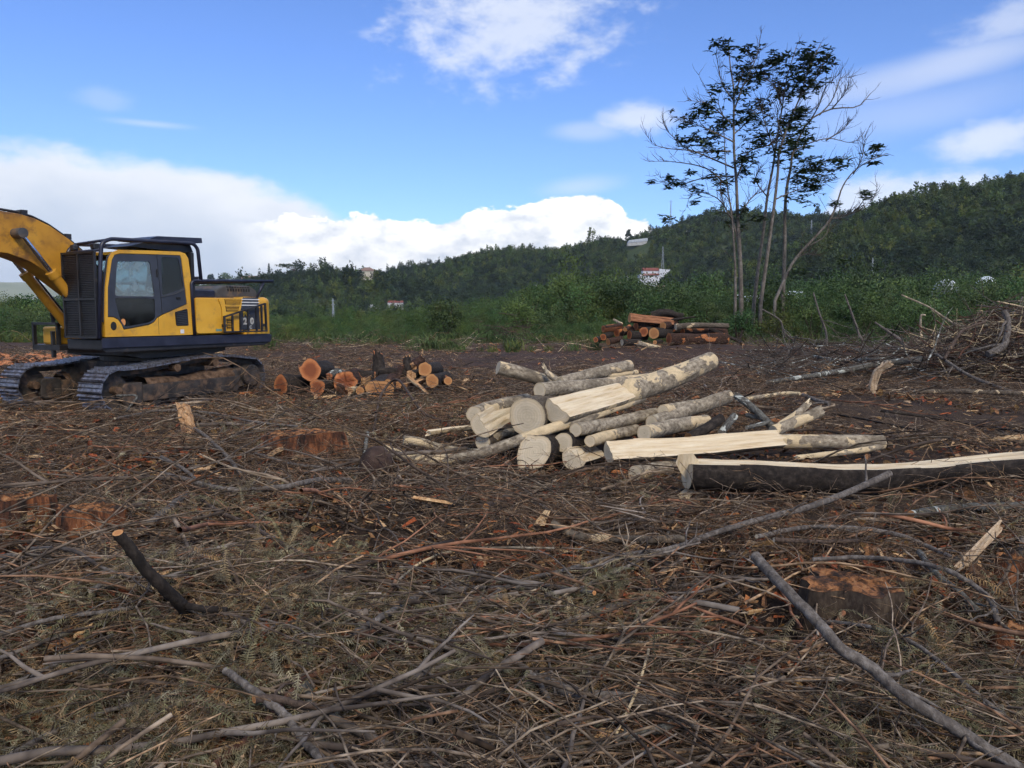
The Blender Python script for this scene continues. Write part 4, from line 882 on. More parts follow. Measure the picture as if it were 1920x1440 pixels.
# ------------------------------------------------------------------ logs
def grain(me, g_):
    a_ = me.attributes.new('gr', 'FLOAT_VECTOR', 'POINT'); a_.data.foreach_set('vector', np.asarray(g_, np.float32).ravel()); return me
def make_log(name, label, cat, pts, r0, r1, bark, wood, group=None, clip=None, roll=0.0, jag=(0, 0), ns=26, nr=None, rough=.05, faces=(1, 1), seed=0, oval=1.0, split='split_pale', knots=0, tilt=(0, 0), kind=None):
    """a felled log: bark body, a sawn or torn face on either end and, where 'clip' cuts it, a split surface.
    clip(t, a) -> height of the split plane in radii above the axis (t along the log)"""
    rg = np.random.default_rng(seed+len(label)*7+sum(map(ord, label)))
    P = [Vector(p) for p in pts]; L = sum((b-a).length for a, b in zip(P[:-1], P[1:]))
    nr = nr or max(10, min(46, int(L/max(r0, .03)*1.6)))
    C = [Vector(p) for p in spline([np.array(p) for p in pts], nr)]
    base = C[0].copy(); V = []; hit = []; gr = []; up = None; fr = []
    kn = [(rg.random(), rg.uniform(0, 6.283), rg.uniform(.12, .3)) for _ in range(knots)]
    for i, c in enumerate(C):
        d = (C[min(i+1, nr-1)]-C[max(i-1, 0)]).normalized()
        if up is None:
            z = Vector((0, 0, 1)); up = (z-d*z.dot(d))
            up = up.normalized() if up.length > .05 else d.orthogonal().normalized()
            up = Matrix.Rotation(roll, 3, d) @ up
        up = (up-d*up.dot(d)).normalized(); sd_ = d.cross(up); t = i/(nr-1); r = r0+(r1-r0)*t; fr.append((c, d, up, sd_, r))
        for k in range(ns):
            a = 2*math.pi*k/ns
            q = 1+rough*2*(float(vnoise(np.array([math.cos(a)*1.7+5+seed]), np.array([math.sin(a)*1.7+t*L/r0*.35]), seed+3)[0])-.5)*1.6
            q += rough*.9*(float(vnoise(np.array([math.cos(a)*6+5]), np.array([math.sin(a)*6+t*L/r0*.8]), seed+9)[0])-.5)
            for kt_, ka, kh in kn: q += kh*math.exp(-(((t-kt_)*L/r0)**2)/.25-((math.sin((a-ka)/2)*2)**2)/.12)
            x = math.cos(a)*r*q*oval; y = math.sin(a)*r*q; h = False
            if clip is not None:
                cz = clip(t, a)
                cz = cz+.05*math.sin(y/r*9+seed)+.06*(float(vnoise(np.array([y/r*4+seed]), np.array([t*L/r0*.5]), 77)[0])-.5)
                if x > cz*r: x = cz*r; h = True
            ax = 0
            if i == 0 and jag[0]: ax = -jag[0]*rg.random()**2*r0*(1.4 if k % 3 == 0 else .6)
            if i == 0 and tilt[0]: ax += tilt[0]*x
            if i == nr-1 and tilt[1]: ax += tilt[1]*x
            if i == nr-1 and jag[1]: ax = jag[1]*rg.random()**2*r0*(1.4 if k % 3 == 0 else .6)
            V.append(c-base+up*x+sd_*y+d*ax); hit.append(h); gr.append((x, y, t*L))
    FB = []; FS = []
    for i in range(nr-1):
        for k in range(ns):
            f = (i*ns+k, i*ns+(k+1) % ns, (i+1)*ns+(k+1) % ns, (i+1)*ns+k)
            (FS if all(hit[j] for j in f) else FB).append(f)
    def sub(Fs):
        used = sorted({j for f in Fs for j in f}); mp = {j: n for n, j in enumerate(used)}
        return [V[j] for j in used], [tuple(mp[j] for j in f) for f in Fs], [gr[j] for j in used]
    v, f, g_ = sub(FB); o = link(name, grain(mesh(name, v, f, True), g_), MATS[bark], None, base); tag(o, label, cat, group, kind)
    if FS:
        v, f, g_ = sub(FS); link('split_face', grain(mesh('split_face', v, f, False), g_), MATS[split], o)
    for e, (i, sgn) in enumerate(((0, -1), (nr-1, 1))):
        if not faces[e]: continue
        c, d, u_, s_, r = fr[i]; ring = [V[i*ns+k] for k in range(ns)]; ctr = sum(ring, Vector())/ns
        vv = []; ff = []; rad = []
        dep = -.25*r if jag[e] else 0
        levels = [1.0, .8, .55, .3]
        for lv in levels:
            for q in ring:
                p = ctr+(q-ctr)*lv
                if jag[e] and lv < 1: p = p+d*sgn*(rg.uniform(-.3, .5)*r*jag[e]*.6)
                elif lv < 1: p = p+d*sgn*(rg.normal(0, .006)*r)
                vv.append(p+d*sgn*.0015); rad.append(lv)
        vv.append(ctr+d*sgn*dep*.2); rad.append(0)
        for l in range(len(levels)-1):
            for k in range(ns): ff.append((l*ns+k, l*ns+(k+1) % ns, (l+1)*ns+(k+1) % ns, (l+1)*ns+k))
        l = len(levels)-1
        for k in range(ns): ff.append((l*ns+k, l*ns+(k+1) % ns, len(vv)-1))
        if sgn < 0: ff = [q[::-1] for q in ff]
        me = mesh('cut_face', vv, ff, not jag[e]); at_ = me.attributes.new('rad', 'FLOAT', 'POINT'); at_.data.foreach_set('value', rad)
        link('torn_end' if jag[e] else 'cut_face', me, MATS[split if jag[e] > .3 else wood], o)
    return o
def A(px, py, D): return at(px, py, D)
def R(rpx, D): return rpx/F*D
GW = 'pale logs in the nearest pile'
def W_(label, pts, r0px, r1px, bark='bark_pale', wood='cut_pale', name='log', cat='log', **kw):
    P = [A(*p) for p in pts]
    return make_log(name, label, cat, P, R(r0px, pts[0][2]), R(r1px, pts[-1][2]), bark, wood, GW, **kw)
step = lambda a, b: (lambda t: max(0, min(1, (t-a)/(b-a))))
# -- nearest pile, pale wood. points: where each log starts and ends
W_('thickest pale log in the middle of the pile, round sawn face towards the camera', [(989, 781, 8.95), (1075, 752, 10.6)], 36, 30, 'bark_grey', rough=.04, seed=1, oval=1.03)
W_('long half split log on top, bright torn wood in front, peeling bark behind', [(1046, 766, 8.85), (1150, 741, 9.9), (1235, 717, 10.8), (1332, 677, 11.9)], 30, 17, 'bark_peeled', rough=.05, seed=2, roll=.55,
   clip=lambda t, a: .12+.35*t+(2.5*max(0, t-.42)/.06 if t > .42 else 0), ns=34, nr=44)
W_('slender grey log across the top of the pile, round end beside the half split log', [(1012, 731, 9.3), (1120, 722, 10.4), (1245, 706, 11.6)], 14.5, 10, 'bark_pale', seed=3)
W_('short pale log poking up to the left from the top of the pile', [(934, 689, 10.2), (980, 701, 10.3), (1030, 716, 10.5)], 13, 12, 'bark_peeled', seed=4)
W_('pale log slanting away at the back of the pile, its end rounded', [(1050, 716, 10.6), (1115, 700, 11.4), (1178, 687, 12.2)], 10, 12.5, 'bark_pale', seed=5)
W_('small bleached stick lying behind the top logs', [(1140, 706, 11.6), (1193, 698, 12.3)], 5, 5, 'bark_peeled', seed=6)
W_('torn jagged stub standing behind the top logs', [(1046, 714, 10.2), (1026, 699, 10.3), (1022, 692, 10.3)], 7, 4, 'bark_peeled', seed=7, jag=(0, 1.6), split='split_pale')
W_('pale log at the left of the pile with a round face above the wedge', [(889, 777, 9.2), (935, 762, 10.0), (990, 752, 10.9)], 16, 14, 'bark_peeled', seed=8)
W_('split wedge log with a pointed face at the left of the pile', [(906, 796, 8.9), (935, 779, 9.6), (968, 765, 10.3)], 24, 20, 'bark_grey', seed=9, roll=1.0, clip=lambda t, a: .05, split='split_pale')
W_('dark grey log end under the wedge at the left of the pile', [(905, 829, 9.0), (960, 812, 10.1)], 15, 13, 'bark_grey', 'cut_pale', seed=10)
W_('small cream chunk of wood in the gap under the left logs', [(921, 822, 9.2), (958, 811, 9.7)], 9, 9, 'bark_peeled', seed=11, jag=(.6, 0))
W_('long crooked pale pole in front with a splintered tip at the left', [(731, 848, 8.75), (765, 860, 8.75), (815, 863, 8.7), (866, 858, 8.65), (915, 846, 8.6), (970, 826, 8.6), (1025, 806, 8.7), (1098, 784, 9.2), (1153, 764, 9.8), (1204, 746, 10.4)], 10.5, 8, 'bark_peeled', seed=12, jag=(2.6, 1.2), nr=46, knots=5)
W_('cream curved branch lying behind the splintered tip of the pole', [(757, 825, 9.3), (790, 830, 9.35), (820, 838, 9.4), (860, 845, 9.5), (900, 847, 9.6)], 9.5, 6, 'bark_peeled', seed=13)
W_('flat cream slab left of the wedge log', [(806, 808, 10.0), (850, 802, 10.1), (884, 799, 10.2)], 9, 9, 'bark_peeled', seed=14, clip=lambda t, a: .1, jag=(1, 0))
W_('mottled log with a small round end right of the thick log', [(1079, 806, 8.75), (1150, 793, 9.6), (1228, 775, 10.6)], 13, 11, 'bark_pale', seed=15)
W_('short dark barked log with a round pale face under the mottled log', [(1056, 830, 8.65), (1105, 818, 9.7)], 18.5, 18, 'bark_dark', seed=16)
W_('large torn log lowest in the pile below the thick log', [(1000, 848, 8.45), (1058, 836, 9.5)], 35, 31, 'bark_dark', seed=17, rough=.1, tilt=(.35, 0))
W_('half round log lying on the soil at the foot of the pile', [(1077, 858, 8.4), (1120, 846, 9.4)], 24, 22, 'bark_dark', seed=18, roll=.6, clip=lambda t, a: .25)
W_('yellowish barkless log beside the short dark log', [(1106, 827, 8.7), (1150, 815, 9.4), (1192, 806, 10.0)], 11, 11, 'bark_peeled', seed=19)
W_('log with a round face in the middle of the right side of the pile', [(1208, 812, 8.9), (1260, 800, 9.6), (1322, 790, 10.4)], 15, 13, 'bark_pale', seed=20)
W_('small round log deep in the right side of the pile', [(1243, 770, 10.0), (1275, 763, 10.5), (1312, 757, 11.0)], 11, 9, 'bark_pale', seed=21)
W_('long mottled log at the right rising away from the pile', [(1222, 792, 9.6), (1290, 769, 10.6), (1364, 744, 11.6)], 13, 13, 'bark_pale', seed=22)
W_('split beam with a flat creamy top at the foot of the pile', [(1143, 846, 8.3), (1220, 841, 8.5), (1330, 834, 8.8), (1462, 822, 9.2)], 23, 19, 'bark_grey', seed=23, roll=.75, clip=lambda t, a: .12+.05*math.sin(t*9), nr=40, ns=32, jag=(0, .5))
W_('barked log with peeled patches continuing behind the split beam', [(1455, 828, 9.35), (1560, 828, 9.5), (1654, 830, 9.6)], 14, 14, 'bark_peeled', seed=24)
W_('short pale log in front under the split beam', [(1190, 887, 8.05), (1228, 880, 8.4), (1275, 874, 8.8)], 14.5, 13, 'bark_pale', seed=25)
W_('long split trunk at the front right, pale on top, dark bark below', [(1288, 882, 7.0), (1420, 886, 7.05), (1560, 889, 7.2), (1700, 883, 7.5), (1850, 871, 8.0), (2080, 855, 8.8)], 36, 30, 'bark_dark', seed=26, roll=-.02, clip=lambda t, a: .40+.10*math.sin(t*7+.5), nr=46, ns=36, rough=.05, name='split_trunk', cat='log')
W_('dark knobbly branch end in the right side of the pile', [(1292, 822, 9.3), (1325, 803, 9.5), (1352, 784, 9.7)], 11, 9, 'bark_dark', 'cut_tan', seed=27, knots=3, name='branch_piece', cat='branch')
W_('grey weathered stick leaning out of the right of the pile', [(1381, 742, 10.4), (1415, 768, 10.2), (1447, 800, 10.0)], 6.5, 7.5, 'bark_lichen', seed=28, name='branch_piece', cat='branch', jag=(1, 0))
W_('peeled stub rising to the right behind the split beam', [(1450, 808, 9.7), (1490, 792, 9.9), (1535, 772, 10.2)], 11, 10.5, 'bark_peeled', seed=29, jag=(0, 1))
W_('ragged cream splinter beside the peeled stub', [(1462, 800, 9.9), (1490, 780, 10.0), (1512, 760, 10.1)], 9, 6, 'bark_peeled', seed=30, jag=(0, 2), name='branch_piece', cat='branch')
W_('short lichen covered stick with a white end next to the dark knobbly branch', [(1377, 780, 9.9), (1352, 812, 9.6)], 7, 7, 'bark_lichen', seed=31, name='branch_piece', cat='branch')
W_('bleached crooked branch on the soil below the barked log', [(1496, 858, 9.0), (1560, 851, 9.1), (1612, 845, 9.2), (1650, 838, 9.3)], 5, 6, 'bark_peeled', seed=32, name='branch_piece', cat='branch', jag=(1, 1))
W_('broken grey stick between the leaning stick and the lichen stick', [(1400, 802, 9.8), (1440, 790, 10.0), (1400, 778, 10.3)], 4, 4, 'bark_lichen', seed=33, name='branch_piece', cat='branch')
# torn flap hanging from the end of the long split trunk
b = MB(); D0 = 6.95; fl = [(1272, 852), (1300, 850), (1312, 868), (1312, 895), (1304, 912), (1299, 926), (1290, 939), (1284, 931), (1277, 935), (1270, 928), (1286, 915), (1288, 900), (1276, 886), (1267, 868)]
tri = tessellate_polygon([[Vector((p[0], p[1], 0)) for p in fl]]); n = len(fl)
V = [A(p[0], p[1], D0-.02+.0007*(p[1]-850)) for p in fl]+[A(p[0], p[1], D0+.03) for p in fl]
flap = b.add(V, [tuple(t_) for t_ in tri]+[tuple(i+n for i in t_[::-1]) for t_ in tri]+[(i, (i+1) % n, n+(i+1) % n, n+i) for i in range(n)]).build('torn_flap', MATS['split_pale'], [o for o in bpy.data.objects if o.name == 'split_trunk'][0])
flap.matrix_parent_inverse = Matrix.Translation(-flap.parent.location)

# -- red barked logs heaped between the excavator and the pale pile
M('split_rot', [(.2, (.10, .04, .022)), (.5, (.24, .10, .045)), (.85, (.42, .21, .11))], 26, .85, .7, 25, (1, 1, .1), coord='gr', var=.1)
GR = 'red logs beside the excavator'
def R_(label, pts, r0, r1, bark='bark_dark', wood='cut_red', name='red_log', cat='log', **kw):
    P = [A(*p) for p in pts]; kw.setdefault('split', 'split_red')
    return make_log(name, label, cat, P, R(r0, pts[0][2]), R(r1, pts[-1][2]), bark, wood, GR, ns=kw.pop('ns', 22), **kw)
R_('dark barked red log lying on the soil nearest the excavator', [(526, 722, 16.3), (560, 722, 16.7), (600, 720, 17.2)], 20, 20, seed=41, rough=.07)
R_('round red log resting on two others, orange face towards the camera', [(583, 693, 16.3), (612, 695, 17.6)], 20.5, 18, seed=42, rough=.12)
R_('red log with a dark heart under the topmost round log', [(595, 727, 15.9), (650, 724, 17.0)], 16.5, 16, seed=43, rough=.12)
R_('purplish red log with stripped bark in the middle of the red heap', [(650, 716, 16.0), (672, 707, 16.9)], 20, 15, 'bark_red', seed=44, rough=.18, jag=(.3, 0))
R_('small orange sawn block on the soil before the red heap', [(675, 733, 15.7), (683, 731, 16.1)], 8, 8, 'bark_red', 'cut_tan', seed=45)
R_('pale chip of wood next to the small orange block', [(656, 733, 15.8), (668, 728, 16.1)], 7, 5, 'bark_peeled', 'cut_tan', seed=46, jag=(1, .5), split='split_tan')
R_('broad orange brown split block in the middle of the red heap', [(712, 730, 15.6), (724, 716, 16.7)], 24, 22, 'bark_dark', 'cut_tan', seed=47, rough=.16, oval=.75)
R_('narrow orange slab leaning on the broad split block', [(728, 726, 15.7), (736, 714, 16.2)], 11, 11, 'bark_red', 'cut_tan', seed=48, oval=1.4)
R_('dark upright chunk standing behind the red heap', [(712, 712, 17.0), (712, 690, 17.2), (709, 668, 17.3)], 13, 10, 'bark_dark', seed=49, rough=.2, jag=(0, 1))
R_('dark log lying crosswise behind the broad split block', [(712, 698, 16.9), (738, 698, 16.9), (760, 699, 17.0)], 9, 8, 'bark_dark', 'cut_tan', seed=50)
R_('upright split billet with pale grain at the back of the red heap', [(764, 696, 17.0), (763, 672, 17.1)], 8, 7, 'bark_dark', 'cut_tan', seed=51, clip=lambda t, a: .1, roll=math.pi, split='split_tan', jag=(0, .8))
R_('rough pinkish billet behind the upper round log', [(776, 688, 17.1), (790, 675, 17.3)], 11, 9, 'bark_red', 'cut_tan', seed=52, jag=(.8, .5), split='split_tan', rough=.2)
R_('upper of two round orange logs at the right of the red heap', [(797, 693, 16.4), (820, 692, 17.6)], 13, 12, seed=53, wood='cut_tan', rough=.08)
R_('lower dull brown log right of the red heap', [(810, 714, 16.2), (838, 709, 17.4)], 12.5, 12, seed=54, wood='cut_tan', rough=.08)
R_('thin orange log farthest right in the red heap', [(840, 714, 16.4), (825, 707, 17.5)], 8, 8, 'bark_red', 'cut_tan', seed=55)
R_('split orange billet in front of the two round logs', [(758, 721, 16.0), (782, 716, 16.3), (797, 708, 16.6)], 9, 7, 'bark_red', 'cut_tan', seed=56, clip=lambda t, a: .2, split='split_tan')
R_('pale splintered plank slanting down before the round logs', [(770, 709, 16.0), (786, 722, 15.9), (800, 736, 15.8)], 6, 5, 'bark_peeled', 'cut_tan', seed=57, clip=lambda t, a: .0, jag=(1.5, 1.5), split='split_tan')
R_('small orange piece at the foot of the slanting plank', [(746, 722, 15.9), (756, 720, 16.3)], 7, 7, 'bark_red', 'cut_tan', seed=58)
R_('grey torn root lying across the red heap', [(618, 705, 16.1), (632, 696, 16.4), (648, 700, 16.6)], 7, 4, 'bark_lichen', 'cut_tan', seed=59, knots=3, jag=(1, 1), name='root_piece', cat='root')

# -- red logs heaped farther back, before the green belt
GB = 'red logs in the far heap'
def B_(label, pts, r0, r1, bark='bark_dark', wood='cut_red', name='red_log', cat='log', **kw):
    P = [A(*p) for p in pts]; kw.setdefault('split', 'split_red')
    return make_log(name, label, cat, P, R(r0, pts[0][2]), R(r1, pts[-1][2]), bark, wood, GB, ns=kw.pop('ns', 18), **kw)
B_('long dark log with a red streak at the front of the far heap', [(1254, 636, 35), (1300, 637, 35.3), (1362, 636, 35.8)], 12, 11, 'bark_red', seed=61, rough=.08)
B_('round log left of the long dark log in the far heap', [(1226, 625, 35.2), (1252, 624, 36.6)], 10.5, 10, seed=62, wood='cut_tan')
B_('log half hidden behind the round log of the far heap', [(1207, 622, 35.6), (1228, 620, 37)], 9, 9, seed=63)
B_('pale torn log lying on the far heap with a white end', [(1267, 613, 35.6), (1300, 610, 35.8), (1365, 611, 36.2)], 6, 5, 'bark_grey', 'cut_pale', seed=64)
B_('log on top of the far heap with a long split tan side', [(1181, 596, 36), (1215, 600, 36.2), (1262, 604, 36.4)], 9, 8, 'bark_red', 'cut_tan', seed=65, clip=lambda t, a: .45, roll=math.pi*.35, split='split_rot')
B_('dark bark slab crowning the far heap', [(1224, 593, 36.6), (1245, 587, 36.6), (1276, 595, 36.8)], 7, 8, 'bark_dark', seed=66, rough=.25, jag=(.5, .5))
B_('orange peeled slab at the left of the far heap', [(1132, 618, 35.6), (1148, 616, 35.8), (1165, 614, 36)], 8, 8, 'bark_red', 'cut_red', seed=67, clip=lambda t, a: .2, roll=2.4)
B_('small red end lowest at the left of the far heap', [(1117, 637, 35.2), (1132, 634, 35.8)], 5, 5, 'bark_dark', seed=68)
B_('short red log under the orange slab of the far heap', [(1131, 632, 35.3), (1146, 626, 36)], 6.5, 6, 'bark_dark', seed=69)
B_('red brown log crossing below the orange slab', [(1140, 641, 35.1), (1165, 635, 35.5)], 6.5, 6, 'bark_red', 'cut_tan', seed=70)
B_('dark low log with a pale ring end in the far heap', [(1166, 642, 35), (1200, 642, 35.3)], 6.5, 6.5, 'bark_dark', 'cut_pale', seed=71)
B_('dark log buried in the middle of the far heap', [(1180, 628, 35.6), (1212, 630, 36)], 8, 8, 'bark_dark', seed=72)
B_('finger thin round end under the round log of the far heap', [(1228, 642, 34.6), (1240, 640, 35.4)], 4, 4, 'bark_dark', 'cut_tan', seed=73)
B_('splintered tan chunk on the soil before the far heap', [(1198, 644, 34.6), (1214, 648, 34.5), (1238, 653, 34.5)], 5, 4, 'bark_peeled', 'cut_tan', seed=74, jag=(1.5, 1.5), split='split_tan')
B_('dark thin branch sticking out of the top of the far heap', [(1255, 600, 36.4), (1280, 597, 36.4), (1303, 594, 36.4)], 2.5, 1.5, 'bark_dark', seed=75, name='branch_piece', cat='branch')
B_('small orange split piece left of the top log in the far heap', [(1172, 618, 35.4), (1180, 612, 35.9)], 4, 4, 'bark_red', 'cut_tan', seed=76)
B_('pale stick leaning at the left of the far heap', [(1150, 599, 36.2), (1167, 608, 36.0)], 2.2, 2.5, 'bark_peeled', 'cut_tan', seed=77, name='branch_piece', cat='branch')
B_('brown barked log between the tan log and the pale torn log', [(1243, 611, 36.0), (1268, 606, 36.8)], 7, 6, 'bark_red', 'cut_tan', seed=78)

B_('dark log in the second row behind the round log of the far heap', [(1238, 612, 36.6), (1275, 618, 37)], 8, 8, 'bark_dark', seed=81)
B_('dark red log filling the middle of the far heap', [(1192, 612, 36.4), (1230, 611, 36.8)], 9, 8, 'bark_red', seed=82, rough=.1)
B_('low red log between the orange slab and the dark buried log', [(1156, 624, 35.9), (1185, 618, 36.6)], 8, 7, 'bark_red', seed=83, rough=.1)
B_('dark log lying behind the long dark log of the far heap', [(1280, 622, 36.4), (1362, 624, 36.8)], 9, 8, 'bark_red', seed=84, rough=.1)
B_('short red billet on top of the dark filler log', [(1205, 603, 36.5), (1236, 600, 36.9)], 7, 6, 'bark_red', seed=85, rough=.12)
B_('thin dark pole slanting down at the right of the far heap', [(1330, 616, 36), (1390, 642, 35.6)], 4, 3, 'bark_dark', seed=86)
R_('split red chunk lying on its side before the purplish log', [(634, 728, 15.9), (648, 734, 15.8)], 9, 8, 'bark_red', seed=87, clip=lambda t, a: .1, roll=2.2, jag=(.6, .6))
R_('dark bark slab over the middle of the red heap', [(668, 700, 16.6), (700, 704, 16.7)], 8, 7, 'bark_dark', seed=88, rough=.2, jag=(.5, .5))
R_('jagged orange chunk behind the dark bark slab', [(684, 716, 16.4), (702, 706, 16.8)], 9, 9, 'bark_red', 'cut_tan', seed=89, clip=lambda t, a: .2, roll=1.8, jag=(.7, .3), split='split_tan')
R_('slab of red wood leaning behind the billets', [(742, 716, 16.5), (752, 690, 16.9)], 8, 6, 'bark_red', seed=90, clip=lambda t, a: .0, roll=3.0, jag=(0, 1))
R_('orange heartwood chunk left of the upper round log', [(772, 704, 16.5), (786, 698, 17)], 9, 8, 'bark_dark', 'cut_tan', seed=91, jag=(.5, 0), split='split_tan', rough=.15)
# ------------------------------------------------------------------ stumps
M('stump_top', [(.3, (.03, .02, .014)), (.46, (.13, .06, .028)), (.58, (.38, .16, .06)), (.85, (.56, .30, .13))], 15, .9, 1.0, 40, detail=6, bdist=.04)
M('stump_raw', [(.3, (.022, .013, .009)), (.48, (.10, .04, .02)), (.64, (.27, .10, .04)), (.85, (.46, .20, .085))], 11, .9, 1.0, 34, (1, 1, .25), detail=6, bdist=.04)
def stump(label, px, py, wpx, hpx, seed, bark='bark_stump', wood='stump_top', depth=.8, lobes=4, amp=.14, lean=0.0, name='tree_stump', hk=1.2, ha=.06):
    """cut stump, lobed in plan, rough sawn on top; foot at (px, py)"""
    c = G(px, py); D = c[1]; r = R(wpx/2, D); h = R(hpx, D)*hk+ha; rg = np.random.default_rng(seed); n = 44; V = []; Fs = []; lev = 7
    c = c+np.array([0, r*depth, 0]); ph = rg.uniform(0, 6.28, 3)
    def rad(a): return r*(1+amp*math.cos(lobes*a+ph[0])+amp*.6*math.cos((lobes+3)*a+ph[1])+amp*.4*math.cos((2*lobes+3)*a+ph[2]))
    for l in range(lev):
        t = l/(lev-1)
        for k in range(n):
            a = 2*math.pi*k/n; q = rad(a)*(1.22-.30*t**.6+.06*(1-t)*math.sin(a*9+seed))
            V.append((q*math.cos(a), q*depth*math.sin(a), -.12+(h+.12)*t+(lean*math.cos(a)*h*t)+(h*.16*(fbm(math.cos(a)*1.6+seed, math.sin(a)*1.6, seed, 3)-.5)*2 if l == lev-1 else 0)))
        if l: Fs += [((l-1)*n+k, (l-1)*n+(k+1) % n, l*n+(k+1) % n, l*n+k) for k in range(n)]
    o = link(name, mesh(name, V, Fs, True), MATS[bark], None, tuple(c)); tag(o, label, 'stump', 'stumps left in the clearing')
    top = V[-n:]; ctr = np.mean(np.array(top), 0); vv = []; ff = []; rd = []
    for lv in (1, .85, .65, .42, .2):
        for p in top:
            q = ctr+(np.array(p)-ctr)*lv; q[2] += (rg.normal(0, .03)+.35*(fbm(q[0]/r*2.5+seed, q[1]/r*2.5, seed+4, 3)-.55))*h*(lv < 1)+.001; vv.append(q); rd.append(lv)
    vv.append(ctr); rd.append(0)
    for l in range(4): ff += [(l*n+k, l*n+(k+1) % n, (l+1)*n+(k+1) % n, (l+1)*n+k) for k in range(n)]
    ff += [(4*n+k, 4*n+(k+1) % n, len(vv)-1) for k in range(n)]
    me = mesh('cut_top', vv, ff, True); at_ = me.attributes.new('rad', 'FLOAT', 'POINT'); at_.data.foreach_set('value', rd); link('cut_top', me, MATS[wood], o)
    return o, c, r, h
def splinters(o, spots_, mat='split_red', seed=0):
    """torn slivers of wood standing on a stump: (x, y, z, length, width, lean x, lean y)"""
    for (x, y, z, L, w, lx, ly) in spots_:
        L *= .55; w *= .5; z -= .03
        b = MB(); rg = np.random.default_rng(seed); d = Vector((lx, ly, 1)).normalized(); s_ = d.orthogonal().normalized()*w; q = d.cross(s_).normalized()*w*.4
        p0 = Vector((x, y, z)); p1 = p0+d*L*.6; p2 = p0+d*L
        b.add([p0-s_-q, p0+s_-q, p0+s_+q, p0-s_+q, p1-s_*.8-q*.7, p1+s_*.6-q*.7, p1+s_*.6+q*.7, p1-s_*.8+q*.7, p2], [(0, 1, 5, 4), (1, 2, 6, 5), (2, 3, 7, 6), (3, 0, 4, 7), (4, 5, 8), (5, 6, 8), (6, 7, 8), (7, 4, 8)])
        b.build('splinter', MATS[mat], o)
s1, *_ = stump('wide red stump with a raw orange rim left of the pale pile', 556, 858, 160, 36, 3, depth=.5, lobes=3, amp=.14, bark='stump_raw', hk=1.0, ha=.04)
splinters(s1, [(-.42, -.2, .14, .12, .05, -.1, .1), (-.3, -.22, .12, .14, .06, 0, .1)], 'split_rot')
s2, *_ = stump('rotten brown stump with torn orange crown at the lower right', 1630, 1192, 212, 66, 5, depth=.7, lobes=4, amp=.2, hk=1.0, ha=.04)
splinters(s2, [(.05, .05, .19, .12, .05, .5, .1), (.15, .1, .19, .10, .06, .6, .2), (.22, .0, .17, .1, .05, .8, .1), (-.02, .12, .19, .09, .04, .3, 0), (.26, .1, .16, .08, .05, .6, .3)], 'split_rot')
s3, *_ = stump('low dark stump with red torn wood behind the cut upright branch', 150, 1012, 130, 46, 8, depth=.6, lobes=4, amp=.22, bark='stump_raw', hk=1.0, ha=.03)
splinters(s3, [(-.12, -.1, .12, .2, .08, .2, .1), (.14, -.12, .1, .2, .07, -.1, .1), (.02, -.1, .1, .14, .06, 0, 0)], 'split_rot')
s4, *_ = stump('red brown torn stump cut off by the left edge of the picture', 24, 1000, 110, 56, 9, depth=.7, lobes=3, amp=.22, bark='stump_raw', hk=1.0, ha=.03)
splinters(s4, [(-.05, -.12, .12, .26, .09, 0, .1), (.1, -.1, .1, .2, .08, .1, .1)], 'split_rot')
s5, *_ = stump('ochre stump block at the right edge of the picture below the splintered plank', 1912, 1258, 110, 62, 10, depth=.8, lobes=3, amp=.2, hk=1.0, ha=.02, bark='stump_raw')
s6, *_ = stump('torn orange stump half hidden under branches at the right edge', 1912, 1140, 70, 60, 12, depth=.8, lobes=3, amp=.14, bark='stump_raw')

# reddish brown rounded lump half buried left of the crooked pole
def lump(label, px, py, wpx, hpx, seed):
    c = G(px, py); r = R(wpx/2, c[1]); h = R(hpx, c[1]); V = []; Fs = []; n, m_ = 28, 14
    for i in range(m_+1):
        f = math.pi*i/m_
        for k in range(n):
            a = 2*math.pi*k/n; x = math.sin(f)*math.cos(a); y = math.sin(f)*math.sin(a); z = math.cos(f)
            q = 1+.25*(fbm(x*1.5+seed, y*1.5+z*1.3, seed, 3)-.5)-.13*math.exp(-((z-.35*x+.05)/.09)**2)
            V.append((x*r*q, y*r*.8*q, h*.45+z*h*.62*q+.10*x*r))
    for i in range(m_): Fs += [(i*n+k, (i+1)*n+k, (i+1)*n+(k+1) % n, i*n+(k+1) % n) for k in range(n)]
    o = link('wood_lump', mesh('wood_lump', V, Fs, True), MATS['lump'], None, tuple(c)); return tag(o, label, 'lump')
M('lump', [(.3, (.028, .017, .013)), (.55, (.058, .035, .027)), (.8, (.10, .066, .05))], 5, .85, .8, 22, dirt=((.03, .018, .013), 6, .5, .6))
lump('smooth reddish brown lump half buried beside the tip of the crooked pole', 706, 902, 66, 62, 4)

# ------------------------------------------------------------------ far buildings, pylons, hilltop trees
M('render_white', [(.3, (.52, .54, .57)), (.7, (.68, .69, .71))], .6, .85); M('render_cream', [(.3, (.5, .46, .36)), (.7, (.6, .56, .45))], .6, .85)
M('roof_red', [(.3, (.16, .05, .038)), (.7, (.26, .09, .065))], 1.5, .85); M('roof_brown', [(.3, (.20, .13, .10)), (.7, (.28, .19, .15))], 1.5, .85)
M('window_dark', [(.3, (.02, .025, .03)), (.7, (.05, .06, .07))], 1, .2); M('sheet_grey', [(.3, (.38, .42, .46)), (.7, (.5, .54, .58))], .8, .5)
M('plastic_white', [(.3, (.40, .45, .48)), (.55, (.62, .68, .70)), (.8, (.75, .78, .8))], 1.2, .45, .3, 3)
M('steel_grey', [(.3, (.22, .25, .28)), (.7, (.32, .35, .38))], 1, .5); M('stone_wall', [(.3, (.35, .35, .33)), (.7, (.5, .5, .48))], .8, .9)
